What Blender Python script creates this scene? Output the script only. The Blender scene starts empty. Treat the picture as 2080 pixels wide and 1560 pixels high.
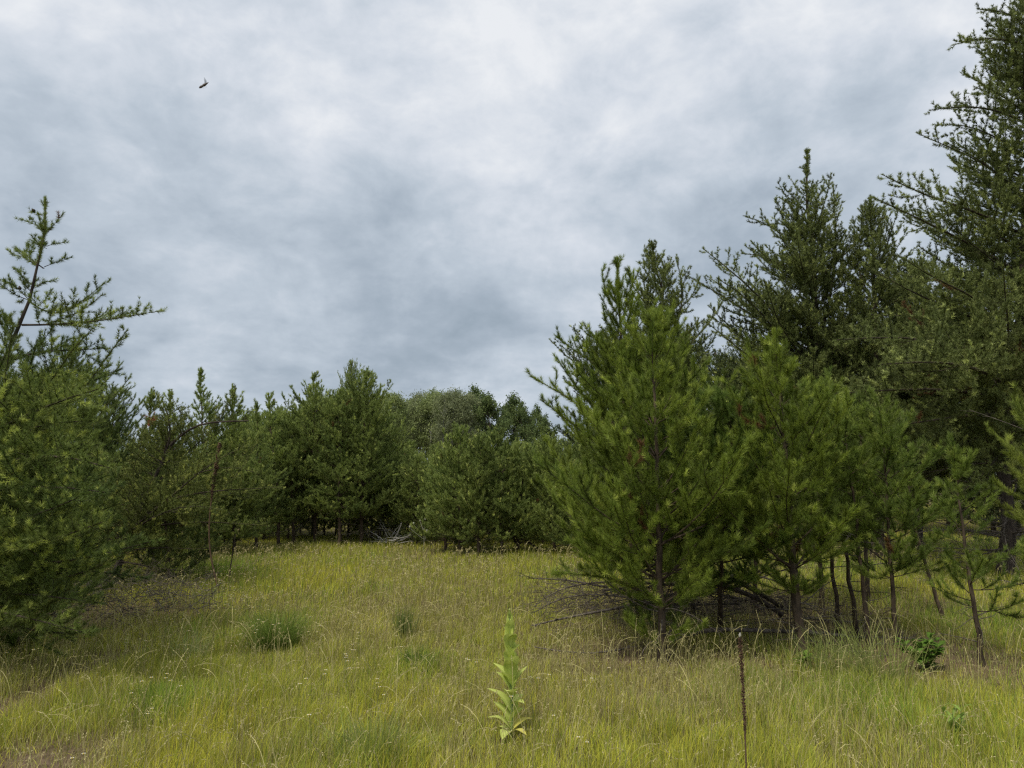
import bpy, math
import numpy as np
R = math.radians
C = bpy.context.scene.collection
sc = bpy.context.scene

# ------------------------------------------------------------------ camera, sky, sun, exposure
F = 1443.0                      # focal length in photo pixels (2080 wide)
PITCH = R(8.09)
CAMZ = 1.6
cam_d = bpy.data.cameras.new('camera'); cam = bpy.data.objects.new('camera', cam_d); C.objects.link(cam)
cam_d.sensor_width = 36; cam_d.lens = 36*F/2080
cam_d.clip_start = 0.05; cam_d.clip_end = 3000
cam.location = (0, 0, CAMZ); cam.rotation_euler = (math.pi/2+PITCH, 0, 0)
sc.camera = cam

SUN_EL, SUN_AZ = R(58), R(215)  # azimuth clockwise from +Y
w = bpy.data.worlds.new("World"); sc.world = w; w.use_nodes = True
nt = w.node_tree; nt.nodes.clear()
def N(t, **k):
    n = nt.nodes.new(t)
    for a, b in k.items(): setattr(n, a, b)
    return n
def L(a, b): nt.links.new(a, b)
def math_(op, a, b=None, c=None):
    n = N('ShaderNodeMath', operation=op)
    for i, v in enumerate((a, b, c)):
        if v is None: continue
        if isinstance(v, (int, float)): n.inputs[i].default_value = v
        else: L(v, n.inputs[i])
    return n.outputs[0]
out = N('ShaderNodeOutputWorld'); mix = N('ShaderNodeMixShader')
sky = N('ShaderNodeTexSky', sky_type='NISHITA', sun_disc=False, sun_elevation=SUN_EL, sun_rotation=SUN_AZ)
bg1 = N('ShaderNodeBackground'); bg1.inputs[1].default_value = 0.065; L(sky.outputs[0], bg1.inputs[0])
bg2 = N('ShaderNodeBackground')
geo = N('ShaderNodeNewGeometry'); sep = N('ShaderNodeSeparateXYZ')
tc = N('ShaderNodeTexCoord'); L(tc.outputs['Generated'], sep.inputs[0])
zc = math_('MAXIMUM', sep.outputs[2], 0.0)
def plane(h):
    den = math_('ADD', zc, h); c = N('ShaderNodeCombineXYZ')
    L(math_('DIVIDE', sep.outputs[0], den), c.inputs[0]); L(math_('DIVIDE', sep.outputs[1], den), c.inputs[1]); return c
comb = plane(0.20); comb2 = plane(0.42)
def noise(scale, detail, rough, dist, off, vec=None):
    mp = N('ShaderNodeMapping'); mp.inputs['Location'].default_value = off
    L(vec or comb.outputs[0], mp.inputs['Vector'])
    n = N('ShaderNodeTexNoise'); n.inputs['Scale'].default_value = scale; n.inputs['Detail'].default_value = detail
    n.inputs['Roughness'].default_value = rough; n.inputs['Distortion'].default_value = dist
    L(mp.outputs[0], n.inputs['Vector']); return n.outputs['Fac']
dm = N('ShaderNodeMapping'); dm.inputs['Scale'].default_value = (1, 1, 1.45); L(tc.outputs['Generated'], dm.inputs['Vector']); iso = dm.outputs[0]
n1 = noise(3.3, 5, .5, .5, (12.5, 0.3, 2.2), iso)
n2 = noise(2.6, 8, .52, .15, (1.3, 2.2, 4.0))
n3 = noise(6.5, 7, .55, .5, (9.2, 0.6, 8.0), iso)
cl = math_('ADD', math_('MULTIPLY', n1, 1.1), math_('MULTIPLY', n2, 0.55))
cl = math_('ADD', cl, math_('MULTIPLY', n3, 0.5))            # mean about 1.07
n4 = noise(5.5, 7, .6, .3, (4.4, 9.1, 2.0), iso)
wisp = math_('SUBTRACT', 0.12, math_('ABSOLUTE', math_('SUBTRACT', n4, 0.5)))
cl = math_('ADD', cl, math_('MULTIPLY', wisp, 0.7))
cl = math_('ADD', cl, math_('MULTIPLY', math_('SUBTRACT', noise(16, 6, .6, 0.3, (8.8, 2.7, 5.0), iso), .5), 0.36))
cl = math_('MULTIPLY_ADD', math_('SUBTRACT', cl, 1.08), 1.08, 0.34)
elev = N('ShaderNodeMapRange'); L(zc, elev.inputs[0]); elev.inputs[1].default_value = 0.0; elev.inputs[2].default_value = 0.62
elev.inputs[3].default_value = -0.07; elev.inputs[4].default_value = 0.41
cl = math_('ADD', cl, elev.outputs[0])
low = N('ShaderNodeMapRange'); L(zc, low.inputs[0]); low.inputs[1].default_value = 0.02; low.inputs[2].default_value = 0.34; low.inputs[3].default_value = 1.1; low.inputs[4].default_value = 0.0
band = noise(2.2, 8, .6, .1, (6.3, 3.9, 1.0))
cl = math_('ADD', cl, math_('MULTIPLY', math_('SUBTRACT', band, 0.5), low.outputs[0]))
ramp = N('ShaderNodeValToRGB'); L(cl, ramp.inputs[0])
cr = ramp.color_ramp
cr.elements[0].position = 0.0; cr.elements[0].color = (.295, .365, .435, 1)
cr.elements[1].position = 1.0; cr.elements[1].color = (.86, .885, .92, 1)
for p_, c_ in ((.3, (.40, .47, .55, 1)), (.55, (.53, .60, .68, 1)), (.78, (.69, .74, .81, 1))):
    e = cr.elements.new(p_); e.color = c_
L(ramp.outputs[0], bg2.inputs[0]); bg2.inputs[1].default_value = 0.565
mix.inputs[0].default_value = 0.965
L(bg1.outputs[0], mix.inputs[1]); L(bg2.outputs[0], mix.inputs[2]); L(mix.outputs[0], out.inputs[0])

sd = bpy.data.lights.new('sun', 'SUN'); sun = bpy.data.objects.new('sun', sd); C.objects.link(sun)
sd.energy = 1.5; sd.angle = R(14); sd.color = (1, .94, .80)
sun.rotation_euler = (math.pi/2-SUN_EL, 0, math.pi-SUN_AZ)
sc.view_settings.view_transform = 'Standard'; sc.view_settings.look = 'None'
sc.view_settings.exposure = 0.8; sc.view_settings.gamma = 1
sc.cycles.use_denoising = False
sc.cycles.filter_width = 1.3
sc.cycles.max_bounces = 6; sc.cycles.diffuse_bounces = 4; sc.cycles.transmission_bounces = 4
sc.cycles.transparent_max_bounces = 4

# ------------------------------------------------------------------ helpers
rng = np.random.default_rng(7)
def at(px, py, d):
    """point seen at photo pixel (px,py), d metres in front of the photographer"""
    x = (px-1040)/F; zc_ = (780-py)/F
    y = math.cos(PITCH)-zc_*math.sin(PITCH); z = math.sin(PITCH)+zc_*math.cos(PITCH)
    return np.array((x*d/y, d, CAMZ+z*d/y))
def gd(py, z=0.0):              # distance at which a point of height z shows at row py
    zc_ = (780-py)/F
    y = math.cos(PITCH)-zc_*math.sin(PITCH); zz = math.sin(PITCH)+zc_*math.cos(PITCH)
    return (CAMZ-z)*y/(-zz)
def gp(px, py, z=0.0): d = gd(py, z); return at(px, py, d)

_tab = np.random.default_rng(99).random((256, 256))
def vn(x, y, s, o=0):
    x = np.asarray(x, float)/s+o*17.3+500; y = np.asarray(y, float)/s+o*31.7+500
    xi = np.floor(x).astype(int); yi = np.floor(y).astype(int); fx = x-xi; fy = y-yi
    fx = fx*fx*(3-2*fx); fy = fy*fy*(3-2*fy)
    g = lambda a, b: _tab[a & 255, b & 255]
    return (g(xi, yi)*(1-fx)+g(xi+1, yi)*fx)*(1-fy)+(g(xi, yi+1)*(1-fx)+g(xi+1, yi+1)*fx)*fy
def fb(x, y, s, o=0): return .55*vn(x, y, s, o)+.3*vn(x, y, s/2.1, o+1)+.15*vn(x, y, s/4.3, o+2)
def ground_z(x, y):
    x = np.asarray(x, float); y = np.asarray(y, float)
    return (fb(x, y, 3.0, 5)-.5)*.10*np.clip(np.hypot(x, y)/6, .3, 1)+(vn(x, y, 25, 9)-.5)*.25*np.clip((np.hypot(x, y)-14)/30, 0, 1)

def tag(o, label=None, cat=None, group=None, kind=None):
    if label: o['label'] = label
    if cat: o['category'] = cat
    if group: o['group'] = group
    if kind: o['kind'] = kind
    return o
def empty(name, loc):
    o = bpy.data.objects.new(name, None); o.location = loc; C.objects.link(o); return o

def mesh(name, verts, faces, mat, parent=None, col=None, smooth=False, origin=None):
    """verts (N,3); faces: list of int arrays (M,k); col (N,3) linear colours"""
    verts = np.asarray(verts, np.float32)
    if origin is not None: verts = verts-np.asarray(origin, np.float32)
    if isinstance(faces, np.ndarray): faces = [faces]
    faces = [f for f in faces if len(f)]
    me = bpy.data.meshes.new(name)
    me.vertices.add(len(verts)); me.vertices.foreach_set('co', verts.ravel())
    nl = sum(f.size for f in faces); npol = sum(len(f) for f in faces)
    me.loops.add(nl); me.polygons.add(npol)
    me.loops.foreach_set('vertex_index', np.concatenate([f.ravel() for f in faces]).astype(np.int32))
    tot = np.concatenate([np.full(len(f), f.shape[1]) for f in faces]).astype(np.int32)
    st = np.concatenate(([0], np.cumsum(tot)[:-1])).astype(np.int32)
    me.polygons.foreach_set('loop_start', st); me.polygons.foreach_set('loop_total', tot)
    if smooth: me.polygons.foreach_set('use_smooth', np.ones(npol, bool))
    me.update(calc_edges=True)
    if col is not None:
        a = me.color_attributes.new('tint', 'FLOAT_COLOR', 'POINT')
        a.data.foreach_set('color', np.concatenate([np.clip(col, 0, 1), np.ones((len(col), 1))], 1).astype(np.float32).ravel())
    me.materials.append(mat)
    o = bpy.data.objects.new(name, me); C.objects.link(o)
    if parent is not None: o.parent = parent
    elif origin is not None: o.location = origin
    return o

class MB:                       # gathers vertex/face/colour blocks into one mesh
    def __init__(s): s.v = []; s.f = []; s.c = []; s.n = 0
    def add(s, v, f, c=None):
        v = np.asarray(v, float).reshape(-1, 3)
        if isinstance(f, np.ndarray): f = [f]
        for q in f: s.f.append(np.asarray(q)+s.n)
        s.v.append(v); s.n += len(v)
        if c is not None:
            c = np.asarray(c, float)
            s.c.append(np.broadcast_to(c, (len(v), 3)) if c.ndim == 1 else c)
    def build(s, name, mat, parent=None, origin=None, smooth=False):
        return mesh(name, np.concatenate(s.v), s.f, mat, parent, np.concatenate(s.c) if s.c else None, smooth, origin)

def norm(v): return v/np.maximum(np.linalg.norm(v, axis=-1, keepdims=True), 1e-9)
def frame(t):
    ref = np.where(np.abs(t[..., 2:3]) > .9, np.array([1., 0, 0]), np.array([0., 0, 1]))
    a = norm(np.cross(ref, t)); b = np.cross(t, a); return a, b
def tubes(pts, rad, n):
    """pts (B,K,3), rad (B,K) -> verts, quad faces"""
    B, K = rad.shape
    t = np.empty_like(pts); t[:, 1:-1] = pts[:, 2:]-pts[:, :-2]; t[:, 0] = pts[:, 1]-pts[:, 0]; t[:, -1] = pts[:, -1]-pts[:, -2]
    t = norm(t); tm = norm(t.mean(1, keepdims=True)); a, _ = frame(tm)
    a = norm(a-(a*t).sum(-1, keepdims=True)*t); b = np.cross(t, a)
    th = np.arange(n)*2*np.pi/n
    v = pts[:, :, None]+rad[:, :, None, None]*(np.cos(th)[:, None]*a[:, :, None]+np.sin(th)[:, None]*b[:, :, None])
    idx = np.arange(B*K*n).reshape(B, K, n)
    i0 = idx[:, :-1]; i1 = idx[:, 1:]
    f = np.stack([i0, np.roll(i0, -1, 2), np.roll(i1, -1, 2), i1], -1).reshape(-1, 4)
    return v.reshape(-1, 3), f
def resample(P, K):
    P = np.asarray(P, float); s = np.concatenate(([0], np.cumsum(np.linalg.norm(np.diff(P, axis=0), axis=1))))
    q = np.linspace(0, s[-1], K)
    # smooth: linear then a little relaxation
    r = np.stack([np.interp(q, s, P[:, k]) for k in range(3)], 1)
    for _ in range(2): r[1:-1] = .5*r[1:-1]+.25*(r[:-2]+r[2:])
    return r
def grow(start, dirs, length, K, up, wig, g):
    """paths leaving start in dirs, bending towards +z by up (per unit of path), wandering by wig"""
    Nn = len(start); P = np.empty((Nn, K, 3)); P[:, 0] = start; d = norm(dirs)
    st = (length/(K-1))[:, None]
    up = np.broadcast_to(np.asarray(up, float), (Nn,))[:, None]
    for k in range(1, K):
        P[:, k] = P[:, k-1]+d*st
        d = norm(d+np.array([0, 0, 1.])*up/(K-1)+g.normal(0, wig, (Nn, 3))/math.sqrt(K))
    return P
def along(P, i, t):
    """points and tangents at parameter t of paths i"""
    K = P.shape[1]; s = t*(K-1); k = np.minimum(s.astype(int), K-2); f = (s-k)[:, None]
    a = P[i, k]; b = P[i, k+1]; return a*(1-f)+b*f, norm(b-a)

# ------------------------------------------------------------------ materials
def material(name):
    m = bpy.data.materials.new(name); m.use_nodes = True
    t = m.node_tree; b = t.nodes['Principled BSDF']; o = t.nodes['Material Output']; return m, t, b, o
def leafmat(name, trans=.3, rough=.55, spec=.35, gain=1.0):
    m, t, b, o = material(name)
    a = t.nodes.new('ShaderNodeAttribute'); a.attribute_name = 'tint'
    hs = t.nodes.new('ShaderNodeHueSaturation'); t.links.new(a.outputs['Color'], hs.inputs['Color']); hs.inputs['Value'].default_value = gain
    t.links.new(hs.outputs[0], b.inputs['Base Color']); b.inputs['Roughness'].default_value = rough
    b.inputs['Specular IOR Level'].default_value = spec
    tr = t.nodes.new('ShaderNodeBsdfTranslucent'); t.links.new(hs.outputs[0], tr.inputs[0])
    mx = t.nodes.new('ShaderNodeMixShader'); mx.inputs[0].default_value = trans
    t.links.new(b.outputs[0], mx.inputs[1]); t.links.new(tr.outputs[0], mx.inputs[2]); t.links.new(mx.outputs[0], o.inputs[0])
    return m
def barkmat(name, c0, c1, scale=18, rough=.9):
    m, t, b, o = material(name)
    tc_ = t.nodes.new('ShaderNodeTexCoord'); mp = t.nodes.new('ShaderNodeMapping'); mp.inputs['Scale'].default_value = (1, 1, .35)
    n = t.nodes.new('ShaderNodeTexNoise'); n.inputs['Scale'].default_value = scale; n.inputs['Detail'].default_value = 6
    r = t.nodes.new('ShaderNodeValToRGB'); r.color_ramp.elements[0].position = .35; r.color_ramp.elements[1].position = .68
    r.color_ramp.elements[0].color = (*c0, 1); r.color_ramp.elements[1].color = (*c1, 1)
    bu = t.nodes.new('ShaderNodeBump'); bu.inputs['Strength'].default_value = .6; bu.inputs['Distance'].default_value = .01
    t.links.new(tc_.outputs['Object'], mp.inputs[0]); t.links.new(mp.outputs[0], n.inputs['Vector'])
    t.links.new(n.outputs['Fac'], r.inputs[0]); t.links.new(r.outputs[0], b.inputs['Base Color'])
    t.links.new(n.outputs['Fac'], bu.inputs['Height']); t.links.new(bu.outputs[0], b.inputs['Normal'])
    b.inputs['Roughness'].default_value = rough; b.inputs['Specular IOR Level'].default_value = .2
    return m
M_NEEDLE = leafmat('pine_needles', .28, .55, .3, 1.18)
M_LEAF = leafmat('leaves', .3, .7, .12)
M_GRASS = leafmat('grass_blades', .3, .8, .08)
M_PLANT = leafmat('felted_leaf', .3, .9, .05)
M_DRY = leafmat('dry_stalk', .05, .85, .15)
M_BARK = barkmat('pine_bark', (.032, .025, .021), (.095, .074, .058))
M_BARKY = barkmat('young_bark', (.040, .030, .022), (.125, .092, .062), 26)
M_DEAD = barkmat('weathered_wood', (.050, .042, .035), (.20, .170, .14), 30)
M_PALE = barkmat('bleached_wood', (.38, .36, .33), (.66, .63, .58), 30)
M_ASPEN = barkmat('aspen_bark', (.16, .16, .13), (.36, .36, .30), 4)
# ------------------------------------------------------------------ pines
YOUNG = dict(ws=.29, n1=8, e0=18, e1=70, up1=.55, wig1=.16, s2=.115, a2=44, k2=.40, m2=.11, plane=.55, up2=.8,
             s3=.10, k3=.36, m3=.085, nl=.060, nw=.0034, na=37, sp=.0044, nn=5, t1=.30, t2=.08,
             c0=(.10, .145, .026), c1=(.24, .29, .045), tip=(.38, .43, .085), bark=M_BARKY, tmin=.12)
JACK = dict(ws=.22, n1=6, e0=8, e1=60, up1=.45, wig1=.2, s2=.10, a2=52, k2=.38, m2=.11, plane=.6, up2=.9,
            s3=.085, k3=.34, m3=.06, nl=.036, nw=.0042, na=46, sp=.012, nn=5, t1=.45, t2=.18,
            c0=(.12, .15, .048), c1=(.25, .29, .088), tip=(.36, .40, .13), bark=M_BARK, tmin=.2)
def st(base, **k): d = dict(base); d.update(k); return d

def needles(mb, P, S, g, tmin, tint, scale=1.0, sp=None):
    """needle tufts along paths P (B,K,3)"""
    if not len(P): return
    Ls = np.linalg.norm(np.diff(P, axis=1), axis=2).sum(1)
    sp = (sp or S['sp'])*1.0
    cnt = np.maximum((Ls*(1-tmin)/sp).astype(int), 2)
    i = np.repeat(np.arange(len(P)), cnt)
    t = tmin+(1-tmin)*g.random(len(i)); m = len(i)
    p, ax = along(P, i, t)
    i = np.repeat(i, S['nn']); t = np.repeat(t, S['nn']); p = np.repeat(p, S['nn'], 0); ax = np.repeat(ax, S['nn'], 0)
    n = len(i); a, b = frame(ax); th = g.random(n)*2*np.pi
    side = a*np.cos(th)[:, None]+b*np.sin(th)[:, None]
    an = R(1)*(S['na']*(1.15-.55*np.maximum(0, t-.6)/.4)+g.normal(0, 10, n))
    d = ax*np.cos(an)[:, None]+side*np.sin(an)[:, None]
    d[:, 2] += .12; d = norm(d)
    ln = S['nl']*scale*(.7+.45*g.random(n)); wd = S['nw']*(.8+.4*g.random(n))
    wv = norm(np.cross(d, g.normal(0, 1, (n, 3))))
    v = np.stack([p-wv*wd[:, None]*.5, p+wv*wd[:, None]*.5, p+d*ln[:, None]], 1).reshape(-1, 3)
    f = np.arange(3*n).reshape(-1, 3)
    c = np.repeat(tint[i]*(.75+.5*g.random((n, 1))), 3, 0)
    mb.add(v, f, c)

def pine(label, trunk, r0, prof, S, seed, group=None, cb=None, limbs=(), side=None, name='pine_tree', cat='pine tree',
         thin=1.0, dead=0, extra_dead=None, cones=0, leader=.35, gap=None):
    g = np.random.default_rng(seed)
    T = resample(trunk, 14); T[1:-1, :2] += g.normal(0, .006*np.linalg.norm(T[-1]-T[0])/2, (12, 2))
    H0, H = T[0, 2], T[-1, 2]
    root = empty(name, T[0]); tag(root, label, cat, group)
    O = T[0]
    rad = np.interp(np.linspace(0, 1, 14), (0, .06, .9, 1), (r0*1.35, r0, r0*.16+.002, max(.004, r0*.05)))
    wood = MB(); v, f = tubes(T[None], rad[None], 10); wood.add(v, f)
    prof = np.asarray(prof, float)
    cb = prof[0, 0] if cb is None else cb
    zs = []; z = cb
    while z < H-.07:
        zs.append(z); z += S['ws']*(.75+.5*g.random())*thin*(1 if H-z > .1*(H-cb) else .75)
    st1, dr1, ln1, up1 = [], [], [], []; phi = g.random()*7
    for z in zs:
        wf = .6+.7*g.random(); fr = (z-cb)/max(H-cb, .1); n = max(3, int(round(S['n1']+g.normal(0, .9)))); a0 = g.random()*7
        for k in range(n):
            az = a0+k*2*np.pi/n+g.normal(0, .3)
            zz = z+g.normal(0, .035)*(1 if S['n1'] > 5 else 3)
            Lr = np.interp(zz, prof[:, 0], prof[:, 1])*(.62+.5*g.random())*wf
            Lr *= 1+.22*math.cos(az-phi)+(.35 if g.random() < .1 else 0)
            Lr = min(Lr, .07+S.get('cap', .45)*(.65+.7*g.random())*(H-zz))
            if side is not None: Lr *= side(az, zz)
            Lr = max(Lr, .05)
            if Lr <= .05 and side is not None: continue
            if gap is not None and gap(az, zz): continue
            e = R(np.interp(fr, (0, .75, 1), (S['e0'], S['e0']*.45+S['e1']*.55, S['e1']))+g.normal(0, 7))
            p = np.array([np.interp(zz, T[:, 2], T[:, k2]) for k2 in (0, 1)]+[zz])
            st1.append(p); dr1.append((math.cos(az)*math.cos(e), math.sin(az)*math.cos(e), math.sin(e)))
            ln1.append(Lr/max(math.cos(e+.25), .45)); up1.append(S['up1']*(1-.4*fr))
    K1 = 8
    P1 = grow(np.array(st1), np.array(dr1), np.array(ln1), K1, np.array(up1), S['wig1'], g) if st1 else np.zeros((0, K1, 3))
    if len(limbs): P1 = np.concatenate([P1, np.stack([resample(l, K1) for l in limbs])])
    nl0 = len(P1)-len(limbs)
    L1 = np.linalg.norm(np.diff(P1, axis=1), axis=2).sum(1)
    zf = np.clip((P1[:, 0, 2]-H0)/(H-H0), 0, 1)
    r1 = np.clip(.0065*L1+.002, .003, .035)*(1 if r0 < .08 else 1.25)
    bw = MB()
    v, f = tubes(P1, r1[:, None]*np.linspace(1, .18, K1), 6); bw.add(v, f)
    # laterals
    def kids(P, Lp, spc, ang, k, m, t0, plane, up, K, wig):
        cnt = np.maximum(((1-t0)*Lp/spc).astype(int), 1); i = np.repeat(np.arange(len(P)), cnt)
        j = np.arange(len(i))-np.repeat(np.cumsum(cnt)-cnt, cnt)
        t = t0+(1-t0)*np.clip((j+.5+g.normal(0, .3, len(i)))/cnt[i], 0, .985)
        p, ax = along(P, i, t)
        lat = norm(np.cross(ax, [0, 0, 1.])+1e-6); upv = np.cross(lat, ax)
        s = np.where((j % 2) == 0, 1., -1.)
        ro = g.normal(0, plane, len(i))
        d_ = lat*(s*np.cos(ro))[:, None]+upv*np.abs(np.sin(ro))[:, None]*np.where(g.random(len(i)) < .75, 1, -1)[:, None]
        an = R(1)*(ang+g.normal(0, 9, len(i)))
        d_ = ax*np.cos(an)[:, None]+d_*np.sin(an)[:, None]
        ln = (k*(1-t)*Lp[i]+m)*(.55+.7*g.random(len(i)))*np.clip(Lp[i]/.45, .45, 1)
        return grow(p, d_, ln, K, up, wig, g), ln, i
    P2, L2, i2 = kids(P1, L1, S['s2'], S['a2'], S['k2'], S['m2'], S['tmin'], S['plane'], S['up2'], 5, .13)
    P3, L3, i3 = kids(P2, L2, S['s3'], 46, S['k3'], S['m3'], .15, 1.0, S['up2']*.8, 3, .12)
    r2 = np.clip(.006*L2+.0012, .0016, .009)
    v, f = tubes(P2, r2[:, None]*np.linspace(1, .35, 5), 4); bw.add(v, f)
    v, f = tubes(P3, np.full((len(P3), 1), .0014)*np.linspace(1, .5, 3), 3); bw.add(v, f)
    cr = MB()
    c0, c1, tip = (np.array(S[q]) for q in ('c0', 'c1', 'tip'))
    # colour belongs to the shoot: every bough has its own green, young shoots are paler
    b1 = g.random(len(P1)); mixc = lambda q: c0+(c1-c0)*np.clip(q, 0, 1)[:, None]
    t1c = mixc(b1); q2 = b1[i2]*.6+.4*g.random(len(P2)); t2c = mixc(q2)
    q3 = q2[i3]*.6+.4*g.random(len(P3)); t3c = mixc(q3)
    yg = g.random(len(P3)) < S.get('young', .17); t3c[yg] = tip*(.8+.5*g.random((yg.sum(), 1)))
    dk = g.random(len(P2)) < .22; t2c[dk] *= .62; t3c[dk[i3] & ~yg] *= .62
    brown = g.random(len(P2)) < S.get('brown', .004)
    t2c[brown] = (.16, .085, .035); t3c[brown[i3]] = (.16, .085, .035)
    needles(cr, P1, S, g, S['t1'], t1c)
    needles(cr, P2, S, g, S['t2'], t2c)
    needles(cr, P3, S, g, .0, t3c)
    kk = max(2, int(round(14*leader/max(H-H0, .1)))+1)
    needles(cr, T[None, -kk:], S, g, 0, np.array([c1]), 1.0, S['sp']*.3)
    wood.build('trunk', S['bark'], root, O, smooth=True)
    bw.build('limbs', S['bark'], root, O, smooth=True)
    cr.build('crown', M_NEEDLE, root, O)
    # dead lower branches, bare and grey
    if dead:
        zz = H0+(.15+.85*g.random(dead))*max(cb-H0, .5); az = g.random(dead)*7
        p = np.stack([np.interp(zz, T[:, 2], T[:, 0]), np.interp(zz, T[:, 2], T[:, 1]), zz], 1)
        dd = np.stack([np.cos(az), np.sin(az), g.normal(.12, .18, dead)], 1)
        deadwood(p, dd, (.25+.6*g.random(dead))*(extra_dead or 1), 'dead_branch', M_DEAD, root, O, g)
    if cones:
        for _ in range(cones):
            cm = MB()
            k = g.integers(0, len(P1)); q, ax = along(P1, np.array([k]), np.array([.15+.6*g.random()]))
            rr = np.array([.004, .016, .018, .012, .003])*.9
            pp = q[0]+np.array([0, 0, .012])+np.linspace(0, .045, 5)[:, None]*norm(ax[0]+g.normal(0, .4, 3))
            v, f = tubes(pp[None], rr[None], 7); cm.add(v, f); cm.build('cone', M_BARK, root, O)
    return root

def twigwood(mb, p, d, ln, g, r=None, lev=2, up=-.1, wig=.35, K=7):
    P = grow(np.asarray(p, float), np.asarray(d, float), np.asarray(ln, float), K, up, wig, g)
    L_ = np.asarray(ln, float); r = r if r is not None else .006*L_+.003
    v, f = tubes(P, np.asarray(r)[:, None]*np.linspace(1, .2, K), 5); mb.add(v, f)
    for lv in range(lev):
        cnt = np.maximum((L_/.11).astype(int), 1); i = np.repeat(np.arange(len(P)), cnt)
        t = .15+.83*g.random(len(i)); q, ax = along(P, i, t)
        rv = norm(np.cross(ax, g.normal(0, 1, (len(i), 3))))
        an = R(1)*g.normal(50, 12, len(i)); dd = ax*np.cos(an)[:, None]+rv*np.sin(an)[:, None]
        l2 = (.42*(1-t)*L_[i]+.05)*(.4+.9*g.random(len(i)))
        P = grow(q, dd, l2, 4, up, wig, g); rr = np.clip(.005*l2+.0016, .0018, .01)
        v, f = tubes(P, rr[:, None]*np.linspace(1, .4, 4), 3); mb.add(v, f); L_ = l2
def deadwood(p, d, ln, name, mat, parent, O, g, lev=2):
    mb = MB(); twigwood(mb, p, d, ln, g, lev=lev); return mb.build(name, mat, parent, O)

def px_path(d, pts, yo=0.0):    # pts: (px,py) or (px,py,dy)
    return [at(q[0], q[1], d+(q[2] if len(q) > 2 else 0)+yo) for q in pts]
def base(px, py):
    p = gp(px, py); p[2] = float(ground_z(p[0], p[1]))-.03; return p

# ------------------------------------------------------------------ background pines: a few kinds, copied
def copy_tree(root, loc, rz, s, label, group=None):
    r = root.copy(); C.objects.link(r); r.location = loc; r.rotation_euler = (0, 0, rz); r.scale = (s[0], s[0], s[1])
    r['label'] = label
    if group: r['group'] = group
    for ch in root.children:
        c = ch.copy(); C.objects.link(c); c.parent = r
    return r
# ================================================================== the trees
MID = st(YOUNG, n1=9, nl=.066, nw=.0085, sp=.0105, nn=5, s2=.13, s3=.12, ws=.27, wig1=.2, e0=14,
         c0=(.15, .205, .055), c1=(.32, .38, .10), tip=(.46, .50, .15))
FAR = st(MID, nw=.013, sp=.03, nl=.08, s2=.13, s3=.12)
OLD = st(JACK, nw=.0095, sp=.0115, nn=5, nl=.060, t1=.2, t2=.08, s2=.105, s3=.09, ws=.20, n1=7)

NR0 = st(YOUNG)
# --- left edge: tall leaning pine in front
d = 7.0
tr = px_path(d, [(-150, 1300), (-90, 1000), (0, 742), (35, 665), (60, 610), (88, 560), (95, 520), (97, 470), (92, 430), (92, 402)])
tr[0] = base(-150, 1312)
J1 = st(JACK, nw=.0040, nl=.044, sp=.0060, nn=5, ws=.18, n1=7, s2=.065, s3=.06, wig1=.3, e0=6, k2=.36, m2=.08, m3=.045, k3=.35, t1=.2, t2=.05,
        c0=(.09, .135, .034), c1=(.22, .27, .06), tip=(.38, .43, .10), tmin=.1, young=.3)
limbs = [px_path(d, q) for q in (
    [(60, 612), (110, 650), (170, 610), (212, 575)],
    [(45, 660), (120, 660, -.1), (220, 650, -.2), (322, 632, -.2)],
    [(0, 742), (70, 712, -.2), (150, 712, -.3), (214, 707, -.4)],
    [(-20, 800), (60, 790, -.3), (140, 790, -.5), (238, 757, -.5)],
    [(97, 472), (115, 450), (129, 433)], [(97, 472), (70, 455), (46, 446)],
    [(93, 440), (72, 432), (60, 430)],
    [(95, 500), (115, 493), (137, 493)], [(95, 505), (75, 495), (62, 487)],
    [(90, 542), (120, 530), (145, 523)], [(90, 545), (60, 530), (37, 512)], [(88, 545), (55, 520), (45, 512, .3)],
    [(60, 610), (30, 580), (0, 568)], [(60, 610), (30, 600), (-20, 560, -.3)], [(75, 580), (100, 570), (116, 571)],
    [(-60, 900), (40, 850, -1.0), (150, 800, -1.6), (200, 790, -1.8)],
    [(-80, 960), (40, 930, -1.0), (150, 920, -1.8), (222, 950, -2.0)],
    [(-90, 1040), (30, 1060, -1.2), (100, 1040, -1.8), (160, 1010, -2.0)],
    [(-100, 1150), (60, 1150, -1.0), (200, 1135, -1.4), (308, 1100, -1.6)],
    [(-110, 1180), (40, 1190, -.8), (150, 1180, -1.2), (250, 1130, -1.4)],
    [(-120, 1250), (40, 1270, -.6), (110, 1300, -.8), (200, 1280, -1.0)],
    [(-60, 980), (60, 960, -.2), (190, 900, -.2), (225, 895, 0)],
    [(-80, 1020), (60, 1010, 0), (190, 1000, .2), (250, 985, .3)],
    [(-80, 880), (20, 830, .2), (90, 800, .4), (150, 760, .4)],
    [(-120, 1200), (60, 1230, .2), (140, 1210, .4), (230, 1190, .5)], [(-110, 1220), (40, 1200, -1.0), (120, 1215, -1.3), (205, 1225, -1.4)],
    [(-110, 1240), (0, 1240, -1.2), (90, 1262, -1.5), (170, 1285, -1.6)], [(-100, 1100), (30, 1110, -1.2), (130, 1095, -1.7), (210, 1060, -1.9)], [(-90, 1000), (40, 990, -1.2), (140, 985, -1.8), (215, 1000, -2)],
    [(-100, 1130), (60, 1150, .3), (200, 1160, .5), (300, 1175, .6)], [(-90, 920), (30, 880, -.9), (120, 850, -1.3), (190, 855, -1.5)],
)]
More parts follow.
